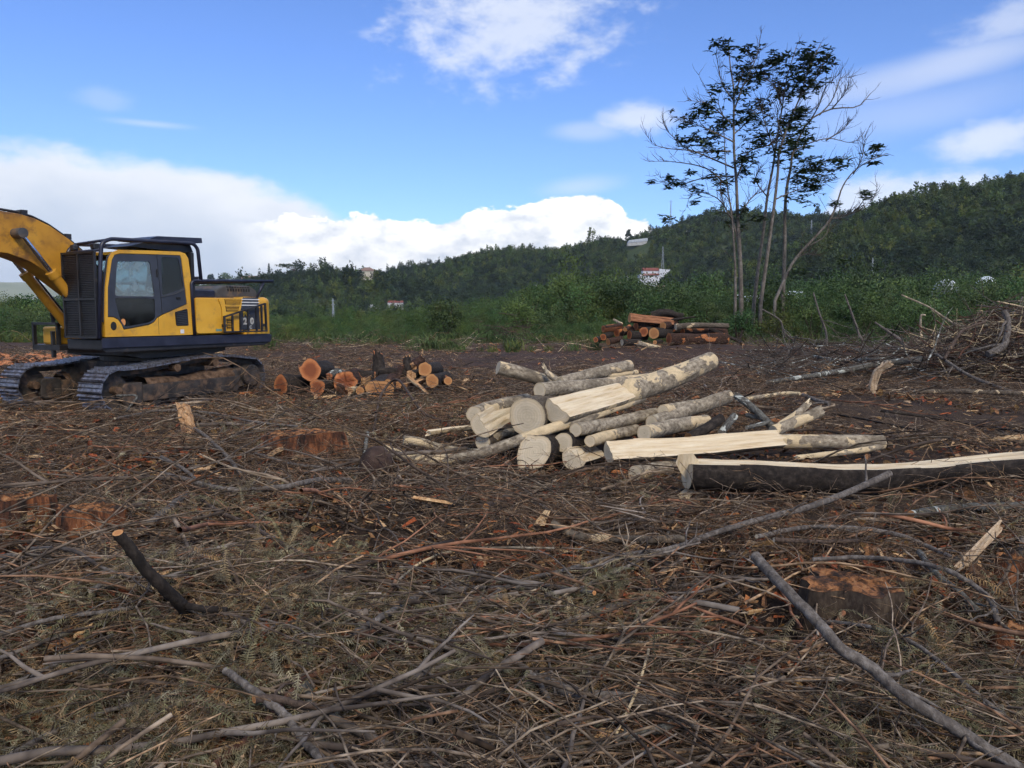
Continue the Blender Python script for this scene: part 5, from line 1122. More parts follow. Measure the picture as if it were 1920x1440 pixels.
def site(px, py, P=None, D0=180):
    """turn picture offsets from (px, py) into metres round a building's foot"""
    P = hill_hit(px, py, D0) if P is None else P; k_ = P[1]/F
    return P, (lambda x: (x-px)*k_), (lambda y: (py-y)*k_)
def windows(root, rects, y0, d=.08):
    for x0, x1, z0, z1 in rects:
        w_ = MB().box(x0, x1, y0-d, y0-.01, z0, z1).build('window', MATS['render_cream'], root); m_ = (x1-x0)*.15
        MB().box(x0+m_, x1-m_, y0-d-.03, y0-d-.005, z0+m_, z1-m_).build('pane', MATS['window_dark'], w_)
def gable(x0, x1, y0, y1, z0, z1, o=.4):
    """roof with its ridge along x"""
    ym = (y0+y1)/2; return MB().add([(x0-o, y0-o, z0), (x1+o, y0-o, z0), (x1+o, y1+o, z0), (x0-o, y1+o, z0), (x0-o*.3, ym, z1), (x1+o*.3, ym, z1), (x0-o, y0-o, z0-.2), (x1+o, y0-o, z0-.2), (x1+o, y1+o, z0-.2), (x0-o, y1+o, z0-.2)],
                                   [(0, 1, 5, 4), (2, 3, 4, 5), (3, 0, 4), (1, 2, 5), (6, 7, 1, 0), (7, 8, 2, 1), (8, 9, 3, 2), (9, 6, 0, 3), (9, 8, 7, 6)])
P, X, Z = site(1222, 541, HOUSE); h = empty('house', tuple(P)); tag(h, 'large white house with red tiled roofs at the foot of the wooded hill', 'house')
MB().box(X(1200), X(1237), 2, 11, Z(541)-2, Z(515)).build('wall', MATS['render_white'], h); MB().box(X(1207), X(1239), 4, 12, Z(515), Z(507)).build('upper_wall', MATS['render_white'], h)
gable(X(1208), X(1237), 4, 12, Z(507), Z(501.5)).build('roof', MATS['roof_red'], h)
MB().add([(X(1205), 1.2, Z(516.5)), (X(1236), 1.2, Z(515.5)), (X(1236), 4, Z(512.5)), (X(1205), 4, Z(513)), (X(1205), 1.2, Z(517)), (X(1236), 1.2, Z(516)), (X(1236), 4, Z(513)), (X(1205), 4, Z(513.5))], [(0, 1, 2, 3), (7, 6, 5, 4), (0, 4, 5, 1), (1, 5, 6, 2), (2, 6, 7, 3), (3, 7, 4, 0)]).build('porch_roof', MATS['roof_red'], h)
windows(h, [(X(1203), X(1206), Z(520), Z(517)), (X(1212), X(1215), Z(521), Z(516.5)), (X(1219), X(1222), Z(521), Z(516.5)), (X(1229), X(1232), Z(521), Z(517))], 2); windows(h, [(X(1213), X(1216), Z(513), Z(509)), (X(1224), X(1227), Z(513), Z(509))], 4)
MB().box(X(1199), X(1226), 0, 2, -3, Z(523)).build('terrace_wall', MATS['render_white'], h)
MB().prism([(X(1237), Z(520)), (X(1237), Z(504)), (X(1258), Z(506)), (X(1246), Z(518)), (X(1240), Z(522))], 'y', 3, 3.5).build('side_wall', MATS['render_white'], h)
P, X, Z = site(1173, 541); o = empty('outbuilding', tuple(P)); tag(o, 'low white outbuilding left of the large white house', 'building')
MB().box(X(1162), X(1186), 0, 6, -2, Z(532)).build('wall', MATS['render_white'], o); gable(X(1162), X(1186), 0, 6, Z(532), Z(529)).build('roof', MATS['roof_brown'], o); windows(o, [(X(1167), X(1169), Z(538), Z(534.5)), (X(1177), X(1179), Z(538), Z(534.5))], 0)
P, X, Z = site(1135, 541); o = MB().box(X(1112), X(1152), 0, .6, -3, Z(533.5)).build('garden_wall', MATS['render_white']); o.location = P; tag(o, 'long low white wall at the hill foot farther left than the outbuilding', 'wall')
P, X, Z = site(1240, 548); o = empty('cottage', tuple(P)); tag(o, 'tiny cream cottage with brown roof below the large white house', 'house')
MB().box(X(1235), X(1245), 0, 5, -2, Z(540)).build('wall', MATS['render_cream'], o); gable(X(1233), X(1247), 0, 5, Z(540), Z(535)).build('roof', MATS['roof_brown'], o); windows(o, [(X(1239), X(1241), Z(545), Z(542))], 0)
P, X, Z = site(740, 578, None, 150); o = empty('house', tuple(P)); tag(o, 'small white house with a flat red roof alone in the fields', 'house')
MB().box(X(727), X(755), 0, 6, -3, Z(567)).build('wall', MATS['render_white'], o); gable(X(728), X(754), 0, 6, Z(567), Z(563.5)).build('roof', MATS['roof_red'], o); windows(o, [(X(732), X(734.5), Z(575), Z(570)), (X(744), X(747), Z(575), Z(570))], 0)
P, X, Z = site(700, 578, None, 150); o = MB().box(X(688), X(702), 0, 4, -3, Z(571)).box(X(704), X(710), 1, 4, -3, Z(573)).build('shed', MATS['render_white']); o.location = P; tag(o, 'low pale sheds in the fields left of the small white house', 'shed')
P, X, Z = site(687, 522, HILLHOUSE); o = empty('hilltop_house', tuple(P)); tag(o, 'cream house with a brown hipped roof on the low ridge', 'house')
MB().box(X(673), X(702), 0, 9, -3, Z(508)).build('wall', MATS['render_cream'], o)
a_, b_, z0, z1 = X(671), X(704), Z(508), Z(501); MB().add([(a_, -.6, z0), (b_, -.6, z0), (b_, 9.6, z0), (a_, 9.6, z0), (X(683), 4.5, z1), (X(692), 4.5, z1)], [(0, 1, 5, 4), (1, 2, 5), (2, 3, 4, 5), (3, 0, 4), (3, 2, 1, 0)]).build('roof', MATS['roof_brown'], o); windows(o, [(X(677), X(680), Z(514), Z(510)), (X(694), X(697), Z(514), Z(510))], 0)
P, X, Z = site(470, 532, ROOF); o = empty('farmhouse', tuple(P)); tag(o, 'long red roofed farmhouse among trees behind the excavator counterweight', 'house')
MB().box(X(450), X(494), 0, 8, -3, Z(522)).build('wall', MATS['render_cream'], o); gable(X(449), X(495), 0, 8, Z(522), Z(517)).build('roof', MATS['roof_brown'], o)
P, X, Z = site(1196, 460, TERRACE); o = empty('greenhouse', tuple(P)); tag(o, 'long grey greenhouse roof on the hillside terrace', 'greenhouse')
MB().prism([(X(1178), Z(455)), (X(1180), Z(450.5)), (X(1214), Z(446.5)), (X(1214), Z(452))], 'y', 0, 6).build('roof', MATS['sheet_grey'], o); MB().prism([(X(1177), Z(461)), (X(1177.5), Z(455.2)), (X(1213), Z(452)), (X(1213), Z(459))], 'y', .5, 5.5).build('wall', MATS['stone_wall'], o)
P, X, Z = site(1228, 440, None, 500); o = MB().box(X(1217), X(1239), 0, 6, -4, Z(432)).box(X(1219), X(1239.5), -.3, 6.3, Z(432), Z(431)).build('hill_building', MATS['stone_wall']); o.location = P; tag(o, 'flat grey building on the crest above the hillside greenhouse', 'building')
P, X, Z = site(1294, 438, None, 500); o = empty('shed', tuple(P)); tag(o, 'small pale roofed shed among crest trees left of the tall thin trees', 'shed')
MB().box(X(1288), X(1299), 0, 4, -3, Z(434)).build('wall', MATS['stone_wall'], o); gable(X(1287), X(1300), 0, 4, Z(434), Z(430.5)).build('roof', MATS['sheet_grey'], o)
# white plastic domes and sheets between the undergrowth and the hills
def dome(label, px, pyt, wpx, D, seed):
    top = at(px, pyt, D); r = R(wpx/2, D); V = []; Fs = []; n, m_ = 30, 12; g0 = float(gz(top[0], top[1])); H = top[2]-g0
    for i in range(m_+1):
        f = (math.pi/2)*i/m_
        for k in range(n):
            a = 2*math.pi*k/n; q = 1+.10*(fbm(math.cos(a)*2+seed, math.sin(a)*2+i*.25, seed, 3)-.5); V.append((math.sin(f)**.8*math.cos(a)*r*q, math.sin(f)**.8*math.sin(a)*r*q, H*(.35+.65*math.cos(f)) if i < m_ else 0))
    for i in range(m_): Fs += [(i*n+k, (i+1)*n+k, (i+1)*n+(k+1) % n, i*n+(k+1) % n) for k in range(n)]
    o = link('covered_heap', mesh('covered_heap', V, Fs, True), MATS['plastic_white'], None, (top[0], top[1], g0)); return tag(o, label, 'heap')
dome('wider white plastic covered heap in front of the wooded slope', 1774, 524, 58, 95, 3); dome('white plastic covered heap nearer the edge of the picture', 1850, 518, 54, 95, 6)
for lab, x0, x1, y0, D in (('low pale greenhouse roof seen through the tall thin trees', 1395, 1440, 556, 92), ('low pale greenhouse roof beside the leaning thin tree', 1478, 1520, 549, 96)):
    c = at((x0+x1)/2, y0, D); g0 = float(gz(c[0], c[1])); w_ = R((x1-x0)/2, D); H = c[2]-g0
    o = empty('greenhouse', (c[0], c[1], g0)); tag(o, lab, 'greenhouse'); MB().box(-w_, w_, 0, 6, 0, H-.4).build('wall', MATS['plastic_white'], o); gable(-w_, w_, 0, 6, H-.4, H+.3, .1).build('roof', MATS['plastic_white'], o)
def pylon(label, px, y0, y1, D0, D=None, arms=((.12, .9), (.28, 1.2), (.45, .7)), wide=.1, cat='pylon'):
    P = hill_hit(px, y1, D0) if D is None else at(px, y1, D); k_ = P[1]/F; H = (y1-y0)*k_; o = empty('pylon' if cat == 'pylon' else 'mast', (P[0], P[1], P[2]-.5)); tag(o, label, cat); w_ = H*wide
    q = .12+P[1]/6000
    for sx in (-1, 1):
        for sy in (-1, 1): MB().tube([(sx*w_, sy*w_, 0), (sx*w_*.35, sy*w_*.35, H*.6), (sx*w_*.15, sy*w_*.15, H)], q*.55, 4).build('leg', MATS['steel_grey'], o)
    b = MB(); n_ = 9
    for i in range(n_):
        z0, z1 = H*i/n_, H*(i+1)/n_; f0 = w_*(1-.75*min(1, i/n_/.75)); f1 = w_*(1-.75*min(1, (i+1)/n_/.75))
        for sy in (-1, 1): b.tube([(-f0, sy*f0, z0), (f1, sy*f1, z1)], q*.25, 3); b.tube([(f0, sy*f0, z0), (-f1, sy*f1, z1)], q*.25, 3)
    b.build('lattice', MATS['steel_grey'], o)
    for f, ln in arms: MB().tube([(-ln*w_*1.3, 0, H*(1-f)), (0, 0, H*(1-f)+.5), (ln*w_*1.3, 0, H*(1-f))], q*.45, 4).build('cross_arm', MATS['steel_grey'], o)
pylon('steel lattice pylon standing by the large white house', 1242, 462, 524, 180, arms=((.24, .8), (.05, .5)), wide=.055); pylon('slim pylon before the dark wood right of the thin trees', 1635, 482, 522, 180, wide=.05); pylon('faint pylon in the fields right of the excavator', 625, 556, 600, 0, 190, wide=.05)
pylon('telephone mast on the crest beside the clouds', 1257, 376, 432, 500, arms=((.05, 2.0), (.3, 1.4)), wide=.03, cat='mast'); pylon('short mast on the crest behind the tall thin trees', 1521, 412, 442, 450, wide=.06, cat='mast')
for lab, px, y0, y1 in (('utility pole by the long low white wall', 1146, 516, 543), ('utility pole between outbuilding and large white house', 1177, 517, 543), ('utility pole in the fields under the middle hill', 1005, 531, 552)):
    P = hill_hit(px, y1, 180); H = (y1-y0)*P[1]/F; o = empty('utility_pole', (P[0], P[1], P[2]-1)); tag(o, lab, 'pole', 'utility poles below the hills'); MB().tube([(0, 0, 0), (0, 0, H+1)], [.3, .2], 6).build('post', MATS['stone_wall'], o); MB().tube([(-1.0, 0, H+.4), (1.0, 0, H+.4)], .14, 4).build('cross_arm', MATS['steel_grey'], o)
def crest_tree(label, px, y0, y1, wpx, kind, D0, seed, mat='forest_dark'):
    P = hill_hit(px, y1+6, D0); k_ = P[1]/F; H = (y1+6-y0)*k_; w_ = wpx/2*k_; rg = np.random.default_rng(seed); o = empty('tree', (P[0], P[1], P[2]-.5)); tag(o, label, 'tree', 'trees standing out on the ridges')
    if kind == 'umbrella':
        V, Fs = blades(rg, 420, (w_, w_*.8, H*.17), ball_clumps(18, .4), k_*3.2, .3); V[:, 2] += H*.82
        b = MB(); b.tube([(0, 0, 0), (w_*.1, 0, H*.5), (w_*.05, 0, H*.8)], [.45, .35, .2], 6)
        for a in np.linspace(0, 6.28, 9)[:-1]: b.tube([(w_*.1, 0, H*.5), (w_*.5*math.cos(a), w_*.5*math.sin(a), H*.8)], [.22, .1], 4)
    elif kind == 'cone':
        def f(rg, n): t = rg.random(n); a = rg.uniform(0, 6.28, n); q = (1-t)*rg.uniform(.4, 1.1, n); return np.stack([q*np.cos(a), q*np.sin(a), t*2-1], 1)
        V, Fs = blades(rg, 260, (w_, w_, H*.45), f, k_*3, .1); V[:, 2] += H*.55; b = MB(); b.tube([(0, 0, 0), (0, 0, H*.9)], [.35, .1], 5)
    else:
        V, Fs = blades(rg, 380, (w_, w_, H*.36), ball_clumps(9 if kind == 'open' else 14, .34 if kind == 'open' else .45), k_*3.0, .2); V[:, 2] += H*.62
        b = MB(); b.tube([(0, 0, 0), (0, 0, H*.45), (w_*.1, 0, H*.85)], [.4, .3, .08], 6)
        for a in (.5, 2.4, 4.2, 5.5): b.tube([(0, 0, H*.4), (w_*.6*math.cos(a), w_*.6*math.sin(a), H*.7)], [.18, .06], 4)
    b.build('trunk', MATS['forest_trunk'], o); link('crown', np_mesh('crown', V, Fs), MATS[mat], o)
crest_tree('umbrella pine with a wide flat crown on the low ridge', 549, 491, 518, 62, 'umbrella', 300, 1); crest_tree('round leafy tree on the low ridge right of the umbrella pine', 608, 490, 518, 34, 'round', 300, 2, 'forest_light'); crest_tree('tall thin tree left of the hipped roof house', 652, 495, 520, 10, 'cone', 300, 3)
crest_tree('bushy tree right of the hipped roof house', 712, 504, 524, 28, 'round', 300, 4); crest_tree('dark tree left of the hipped roof house', 662, 505, 522, 22, 'round', 300, 5); crest_tree('slim conifer between umbrella pine and farmhouse', 505, 494, 522, 14, 'cone', 300, 6); crest_tree('rounded tree over the excavator engine rail', 427, 505, 528, 34, 'round', 300, 7, 'forest_light')
crest_tree('bushy tree close behind the cab guard', 396, 511, 530, 14, 'round', 300, 8); crest_tree('open crowned tree on the crest above the hillside greenhouse', 1178, 428, 446, 18, 'open', 500, 9); crest_tree('broad pine standing out on the skyline of the right hill', 1747, 342, 364, 34, 'umbrella', 380, 10)
crest_tree('dome shaped tree on the crest right of the mast', 1343, 396, 420, 34, 'round', 500, 11); crest_tree('tallest tree near the skyline end of the right hill', 1892, 322, 345, 20, 'open', 380, 12)

# ------------------------------------------------------------------ shrubs that stand out of the belt
def shrub(label, px, y0, y1, wpx, D, n, mat, seed, leaf=.13, clumps=16):
    c = at(px, y1, D); g0 = float(gz(c[0], c[1])); H = at(px, y0, D)[2]-g0; w_ = R(wpx/2, D); rg = np.random.default_rng(seed)
    o = empty('shrub', (c[0], c[1], g0)); tag(o, label, 'shrub', 'shrubs standing out of the green belt'); V, Fs = blades(rg, n, (w_*.8, w_*.8, H*.46), ball_clumps(clumps, .42), leaf, .3); V[:, 2] += H*.52
    link('foliage', np_mesh('foliage', V, Fs), MATS[mat], o); b = MB()
    for a in np.linspace(0, 6.28, 6)[:-1]: b.tube([(0, 0, 0), (w_*.25*math.cos(a), w_*.25*math.sin(a), H*.4), (w_*.5*math.cos(a+.4), w_*.5*math.sin(a+.4), H*.75)], [.05, .03, .012], 5)
    b.build('stem', MATS['bark_twig'], o)
shrub('round bright green shrub in the middle of the belt', 838, 551, 622, 86, 54, 2600, 'weed_green', 1, .16); shrub('tall loose willow shrub in the middle of the belt', 1078, 517, 620, 130, 60, 4200, 'shrub_green', 2, .17, 26)
shrub('dark shrub behind the far heap of red logs', 1215, 540, 610, 110, 62, 2600, 'shrub_green', 3, .16); shrub('bright green bush at the foot of the tall thin trees', 1330, 566, 625, 80, 56, 1800, 'weed_green', 4, .15); shrub('low dense bush right of the leaning thin tree', 1600, 545, 620, 120, 56, 2600, 'shrub_green', 5, .16)
shrub('broad bramble thicket before the white heaps', 1725, 555, 622, 170, 50, 3600, 'weed_green', 6, .14, 26); shrub('willow shrub left of the tall willow shrub', 985, 548, 620, 100, 62, 2200, 'shrub_green', 7, .16); shrub('grey green shrub at the far right of the belt', 1895, 515, 610, 90, 75, 2400, 'weed_green', 8, .18)
shrub('leafy bush hiding the foot of the tallest thin tree', 1385, 570, 640, 95, 48, 2600, 'shrub_green', 11, .12, 20); shrub('bush hiding the feet of the middle thin trees', 1450, 573, 640, 90, 48.5, 2400, 'weed_green', 12, .12, 20); shrub('small bush hiding the foot of the leaning thin tree', 1525, 566, 636, 85, 49, 2200, 'shrub_green', 13, .12, 18)
shrub('dark bush behind the excavator boom', 60, 552, 640, 150, 66, 3000, 'shrub_green', 9, .18, 22)

# ------------------------------------------------------------------ the tall thin trees
M('tree_leaf', [(.25, (.028, .048, .018)), (.5, (.055, .09, .03)), (.8, (.09, .13, .045))], 1, .7, var=.25)
z5 = lambda x, y: (1180+x*.3957, 30+y*.3957)
def tall_tree(label, trunk, limbs, clumps, r0px, D, seed):
    rg = np.random.default_rng(seed); foot = at(*z5(*trunk[0]), D); g0 = float(gz(foot[0], foot[1])); base = np.array([foot[0], foot[1], g0-.1])
    o = empty('tree', tuple(base)); tag(o, label, 'tree', 'tall thin trees behind the clearing')
    k_ = D/F; b = MB(); tw = MB(); ends = []
    def path(pts, d0, d1, n): return spline([np.array(at(*z5(*p), D+d0+(d1-d0)*i/max(1, len(pts)-1)))-base for i, p in enumerate(pts)], n)
    T = path(trunk, 0, 0, 26); T = [np.array([T[0][0], T[0][1], 0.0])]+T; R0 = r0px*k_
    b.tube([Vector(p) for p in T], [R0*(1.15-.95*(i/(len(T)-1))**.9) for i in range(len(T))], 9)
    lines = [(T[6:], R0*.5)]
    for lm in limbs:
        d1 = rg.uniform(-2.8, 2.8); L = path(lm, 0, d1, 14); b.tube([Vector(p) for p in L], [max(.008, R0*.40*(1-.88*i/13)) for i in range(14)], 6); lines.append((L, R0*.3))
    for L, r in lines:          # fine bare twigs along every limb
        n = len(L)
        for i in range(2 if n > 14 else 3, n):
            for _ in range(2 if n <= 14 else 1):
                p = np.array(L[i]); d = np.array(L[i])-np.array(L[i-1]); d = d/(np.linalg.norm(d)+1e-9)+rg.normal(0, .55, 3)+np.array([0, 0, .25]); d /= np.linalg.norm(d); ln = rg.uniform(.6, 2.0)*(1-.4*i/n); pts = [p.copy()]
                for s in range(5): d = d+rg.normal(0, .13, 3)+np.array([0, 0, .09]); d /= np.linalg.norm(d); p = p+d*ln/5; pts.append(p.copy())
                tw.tube([Vector(q) for q in pts], [.022, .018, .014, .011, .009, .006], 3, cap=False)
                if rg.random() < .5:
                    q = pts[3]; d2 = d+rg.normal(0, .6, 3); d2 /= np.linalg.norm(d2); tw.tube([Vector(q), Vector(q+d2*ln*.25), Vector(q+d2*ln*.45+np.array([0, 0, .08]))], [.012, .009, .005], 3, cap=False)
    b.build('trunk', MATS['trunk_grey'], o, smooth=True); tw.build('twigs', MATS['bark_twig'], o)
    LV = []; LF = []; m_ = 0
    allp = np.concatenate([np.array(L) for L, _ in lines])
    for (x, y, r) in clumps:    # sprays of pointed leaves
        p = np.array(at(*z5(x, y), D))-base; j = np.argmin(np.hypot(allp[:, 0]-p[0], allp[:, 2]-p[2])); p[1] = allp[j][1]+rg.normal(0, .5)
        rr = r*.3957*k_; ns_ = max(3, int(r*.52))
        for _ in range(ns_):
            c = p+rg.normal(0, 1, 3)*np.array([rr*.7, rr*.6, rr*.5]); a0 = rg.uniform(0, 6.28)
            for a in a0+np.arange(7)*.9+rg.normal(0, .15, 7):      # a whorl of leaflets
                ln = rg.uniform(.28, .55); d = np.array([math.cos(a), math.sin(a), rg.normal(-.05, .22)]); d /= np.linalg.norm(d); e = np.cross(d, [0, 0, 1])+rg.normal(0, .2, 3); e = e/np.linalg.norm(e)*ln*.2
                LV += [c, c+d*ln*.45+e, c+d*ln, c+d*ln*.45-e]; LF.append((m_, m_+1, m_+2, m_+3)); m_ += 4
    link('crown', np_mesh('crown', LV, LF), MATS['tree_leaf'], o)
tall_tree('tallest and leftmost of the thin trees, forked trunk, tufted dark foliage', [(530, 1370), (527, 1200), (520, 1060), (513, 950), (508, 800), (497, 650), (495, 500), (495, 350), (480, 250), (470, 150)],
 [[(522, 1080), (500, 1010), (485, 920), (462, 800), (450, 600), (440, 450), (385, 380), (330, 280)], [(515, 1030), (450, 900), (390, 850), (300, 840), (265, 920)], [(495, 720), (400, 680), (300, 640), (200, 630), (120, 610), (80, 560)], [(497, 760), (420, 760), (340, 770), (240, 800), (170, 790), (140, 750)], [(508, 770), (560, 650), (640, 620), (690, 600)], [(500, 600), (420, 560), (330, 520), (250, 500)],
  [(495, 560), (540, 520), (600, 450), (660, 380)], [(495, 450), (540, 330), (600, 200), (625, 80)], [(495, 400), (440, 320), (410, 180)], [(495, 520), (380, 420), (280, 400)], [(494, 380), (550, 260), (640, 240), (740, 190)], [(515, 960), (580, 860), (640, 830)], [(480, 640), (300, 640), (195, 560), (160, 510)], [(460, 800), (360, 720), (200, 690), (100, 690)]],
 [(440, 150, 40), (570, 150, 35), (560, 260, 60), (600, 240, 50), (680, 220, 50), (730, 190, 30), (620, 290, 50), (500, 375, 35), (410, 335, 25), (660, 380, 30), (345, 455, 40), (290, 500, 50), (330, 465, 30), (430, 500, 40), (530, 500, 50), (580, 450, 45), (660, 450, 50), (250, 600, 35), (370, 570, 50), (370, 610, 30), (420, 545, 30), (600, 600, 55), (640, 590, 40), (410, 660, 30), (560, 680, 50), (530, 690, 30), (430, 760, 45), (550, 740, 30), (360, 805, 35), (350, 855, 15), (210, 745, 15), (225, 770, 20), (265, 775, 20), (145, 748, 12), (205, 800, 12), (305, 730, 12), (600, 780, 12), (540, 930, 25), (600, 960, 30), (210, 935, 25), (510, 985, 45)], 4.0, 54, 1)
tall_tree('slim stem close beside the tallest thin tree', [(502, 1365), (502, 1200), (494, 1060), (486, 960), (470, 870), (430, 830)], [[(486, 960), (450, 900), (430, 800)]], [(450, 830, 14), (440, 790, 14)], 2.6, 53, 2)
tall_tree('middle thin tree leaning right with foliage at its top', [(590, 1370), (610, 1200), (635, 1020), (655, 850), (680, 720), (700, 580), (725, 430), (745, 300), (790, 150)], [[(690, 650), (640, 500), (620, 400)], [(725, 430), (690, 340), (650, 300)], [(700, 600), (760, 520), (800, 440)], [(655, 860), (600, 780), (620, 720)]],
 [(770, 300, 50), (730, 300, 30), (720, 390, 40), (770, 370, 40), (710, 520, 20), (690, 650, 25), (740, 610, 50), (700, 700, 18)], 3.2, 55, 3)
tall_tree('thin tree right of the middle one with the highest dark tuft', [(622, 1370), (645, 1200), (670, 1020), (690, 870), (705, 730), (712, 640), (760, 500), (810, 380), (850, 250), (905, 135)], [[(690, 870), (780, 830), (880, 800), (960, 780)], [(810, 380), (880, 300), (920, 230)], [(760, 500), (830, 470), (900, 420)], [(730, 580), (700, 480), (720, 380)]],
 [(900, 150, 50), (860, 200, 50), (910, 240, 40), (830, 240, 40), (820, 320, 50), (880, 330, 35), (810, 460, 35), (855, 410, 20), (770, 480, 30), (850, 840, 45), (880, 790, 40), (930, 780, 40)], 3.4, 54, 4)
tall_tree('rightmost upright thin tree with bare forked top', [(728, 1330), (733, 1200), (737, 1060), (737, 950), (745, 820), (765, 720), (778, 640), (850, 500), (960, 440), (1080, 430), (1140, 370)], [[(750, 780), (830, 730), (930, 690), (1040, 680)], [(780, 640), (860, 600), (950, 580), (1050, 600), (1100, 570)], [(900, 470), (960, 400), (1000, 300), (1050, 290)], [(960, 440), (1010, 380), (1040, 330)], [(850, 510), (900, 420), (930, 340), (990, 280)], [(930, 590), (1010, 540), (1040, 500)]],
 [(770, 560, 60), (800, 590, 60), (840, 580, 40), (790, 520, 40), (790, 650, 40), (830, 720, 50), (800, 780, 40), (880, 690, 40), (890, 740, 50), (940, 740, 40), (1000, 690, 45), (800, 740, 30), (1030, 670, 25)], 3.6, 56, 5)
tall_tree('pale thin tree leaning far out to the right', [(690, 1350), (730, 1260), (780, 1160), (850, 1080), (940, 980), (980, 900), (1010, 810), (1060, 740), (1130, 690), (1220, 650)], [[(850, 1090), (930, 1040), (960, 960), (1070, 930), (1150, 870), (1175, 810)], [(1060, 750), (1100, 680), (1115, 580)], [(960, 960), (1020, 950), (1100, 900)], [(780, 1160), (830, 1130), (900, 1135)]],
 [(1190, 640, 28), (1130, 640, 18), (1150, 700, 18), (970, 890, 20), (1070, 860, 18), (1140, 845, 18), (1000, 1160, 18), (800, 1210, 26)], 2.8, 52, 6)

# ------------------------------------------------------------------ branches lying about
def branch(label, pts, r0px, r1px, bark='bark_branch', wood='cut_pale', cut=(1, 0), twigs=3, seed=0, name='branch', group='branches lying in the clearing', wob=.003, ref=None):
    """pts: (px, py) on the litter, (px, py, h) h metres above it, (px, py, None, D) at depth D"""
    rg = np.random.default_rng(seed+sum(map(ord, label))); P = []; Ds = []
    for p in pts:
        if len(p) == 4: q = at(p[0], p[1], p[3])
        else: q = G(p[0], p[1], (p[2]+.08 if len(p) > 2 else .15))
        P.append(q); Ds.append(q[1])
    n = max(8, min(40, int(len(pts)*6))); C = spline(P, n); C = [np.array(c)+rg.normal(0, wob*.5, 3) for c in C]; base = C[0].copy()
    rr = [max(.002, 1.15*(r0px+(r1px-r0px)*i/(n-1))/F*(C[i][1] if ref is None else ref)*(1+rg.normal(0, .018))) for i in range(n)]
    V, Fs = tube_geo([Vector(c-base) for c in C], rr, 9, cap=False); o = link(name, mesh(name, V, Fs, True), MATS[bark], None, tuple(base)); tag(o, label, 'branch', group)
    for e, i in ((0, 0), (1, n-1)):
        ring = V[i*9:(i+1)*9]; ctr = sum(ring, Vector())/9; me = mesh('cut_face', ring+[ctr], [(k, (k+1) % 9, 9) for k in range(9)]); at_ = me.attributes.new('rad', 'FLOAT', 'POINT'); at_.data.foreach_set('value', [1.0]*9+[0.0])
        link('cut_face' if cut[e] else 'broken_end', me, MATS[wood if cut[e] else bark], o)
    for _ in range(twigs):
        i = int(rg.integers(max(1, n//5), n-1)); d = (C[i+1]-C[i]); d /= np.linalg.norm(d)+1e-9; side = np.cross(d, [0, 0, 1])*rg.choice([-1, 1]); d = d*rg.uniform(.3, .9)+side*rg.uniform(.4, 1)+np.array([0, 0, rg.uniform(-.05, .35)]); d /= np.linalg.norm(d); p = C[i]-base; pts_ = [Vector(p)]; ln = rg.uniform(.12, .38)*max(1, C[i][1]/6)
        for s in range(4): d = d+rg.normal(0, .18, 3); d /= np.linalg.norm(d); p = p+d*ln/4; pts_.append(Vector(p))
        v, f = tube_geo(pts_, [rr[i]*.5, rr[i]*.42, rr[i]*.34, rr[i]*.26, rr[i]*.15], 5, True); link('twig', mesh('twig', v, f, True), MATS[bark], o)
    return o
BR = branch
# foreground, left to right
BR('thick sawn branch stub rising out of the foliage heap, pale round end', [(220, 999, .74), (246, 1030, .62), (272, 1066, .48), (305, 1100, .33), (340, 1134, .16), (352, 1160, .03)], 9, 11, 'bark_dark', 'cut_tan', twigs=0)
BR('dark stick lying behind the foot of the sawn stub', [(352, 1136, .16), (385, 1142, .15), (424, 1144, .12)], 6, 5, 'bark_dark', twigs=0)
BR('grey branch winding from under the far foliage towards the lump', [(303, 888), (345, 898), (389, 911), (430, 918), (470, 919), (544, 911), (600, 900), (658, 901)], 4, 5, 'bark_branch', 'cut_pale')
BR('thin brown branch running diagonally down to the middle of the picture', [(362, 927), (408, 958), (467, 985), (544, 1028), (607, 1063), (640, 1082), (737, 1092), (790, 1106)], 3, 4, 'bark_twig', twigs=5)
BR('purplish branch bent like a bow in the middle foreground', [(660, 1191), (720, 1154), (788, 1117), (850, 1107), (912, 1103), (1029, 1103), (1114, 1111)], 6, 4, 'bark_branch', 'cut_tan', cut=(0, 1))
BR('very long grey branch sweeping up to the long split trunk', [(869, 1148, .06), (963, 1094, .07), (1052, 1070, .07), (1126, 1051, .08), (1192, 1037, .08), (1247, 1033, .08), (1300, 1014, .09), (1358, 993, .1), (1436, 971, .12), (1521, 950, .16), (1591, 923, .22), (1669, 888, .3)], 3, 5.5, 'bark_branch', 'cut_tan', cut=(0, 1), twigs=4)
BR('rust red branch slanting up through the lower middle', [(400, 1436), (484, 1371), (516, 1333), (571, 1271), (600, 1262), (689, 1231), (749, 1207), (834, 1152), (912, 1109), (943, 1067)], 7, 3, 'bark_rust', twigs=4)
BR('thinner rust red branch above the slanting one', [(663, 1195), (749, 1168), (834, 1137), (904, 1113), (951, 1098)], 4, 3, 'bark_rust', twigs=2)
BR('thick grey branch reaching from mid air into the lower right corner', [(1416, 1043, .56), (1474, 1106, .47), (1529, 1160, .40), (1576, 1214, .33), (1630, 1249, .29), (1688, 1300, .24), (1747, 1339, .21), (1805, 1374, .19), (1863, 1413, .17), (1940, 1460, .15)], 9, 12, 'bark_branch', 'cut_pale', twigs=3)
BR('slender grey branch following the thick one into the corner', [(1544, 1166), (1630, 1175), (1708, 1203), (1766, 1245), (1844, 1312), (1930, 1382)], 3.5, 4, 'bark_branch')
BR('arched grey branch behind the rotten stump', [(1418, 1006), (1513, 989), (1610, 991), (1688, 1004), (1747, 1028), (1797, 1051)], 4, 4, 'bark_branch')
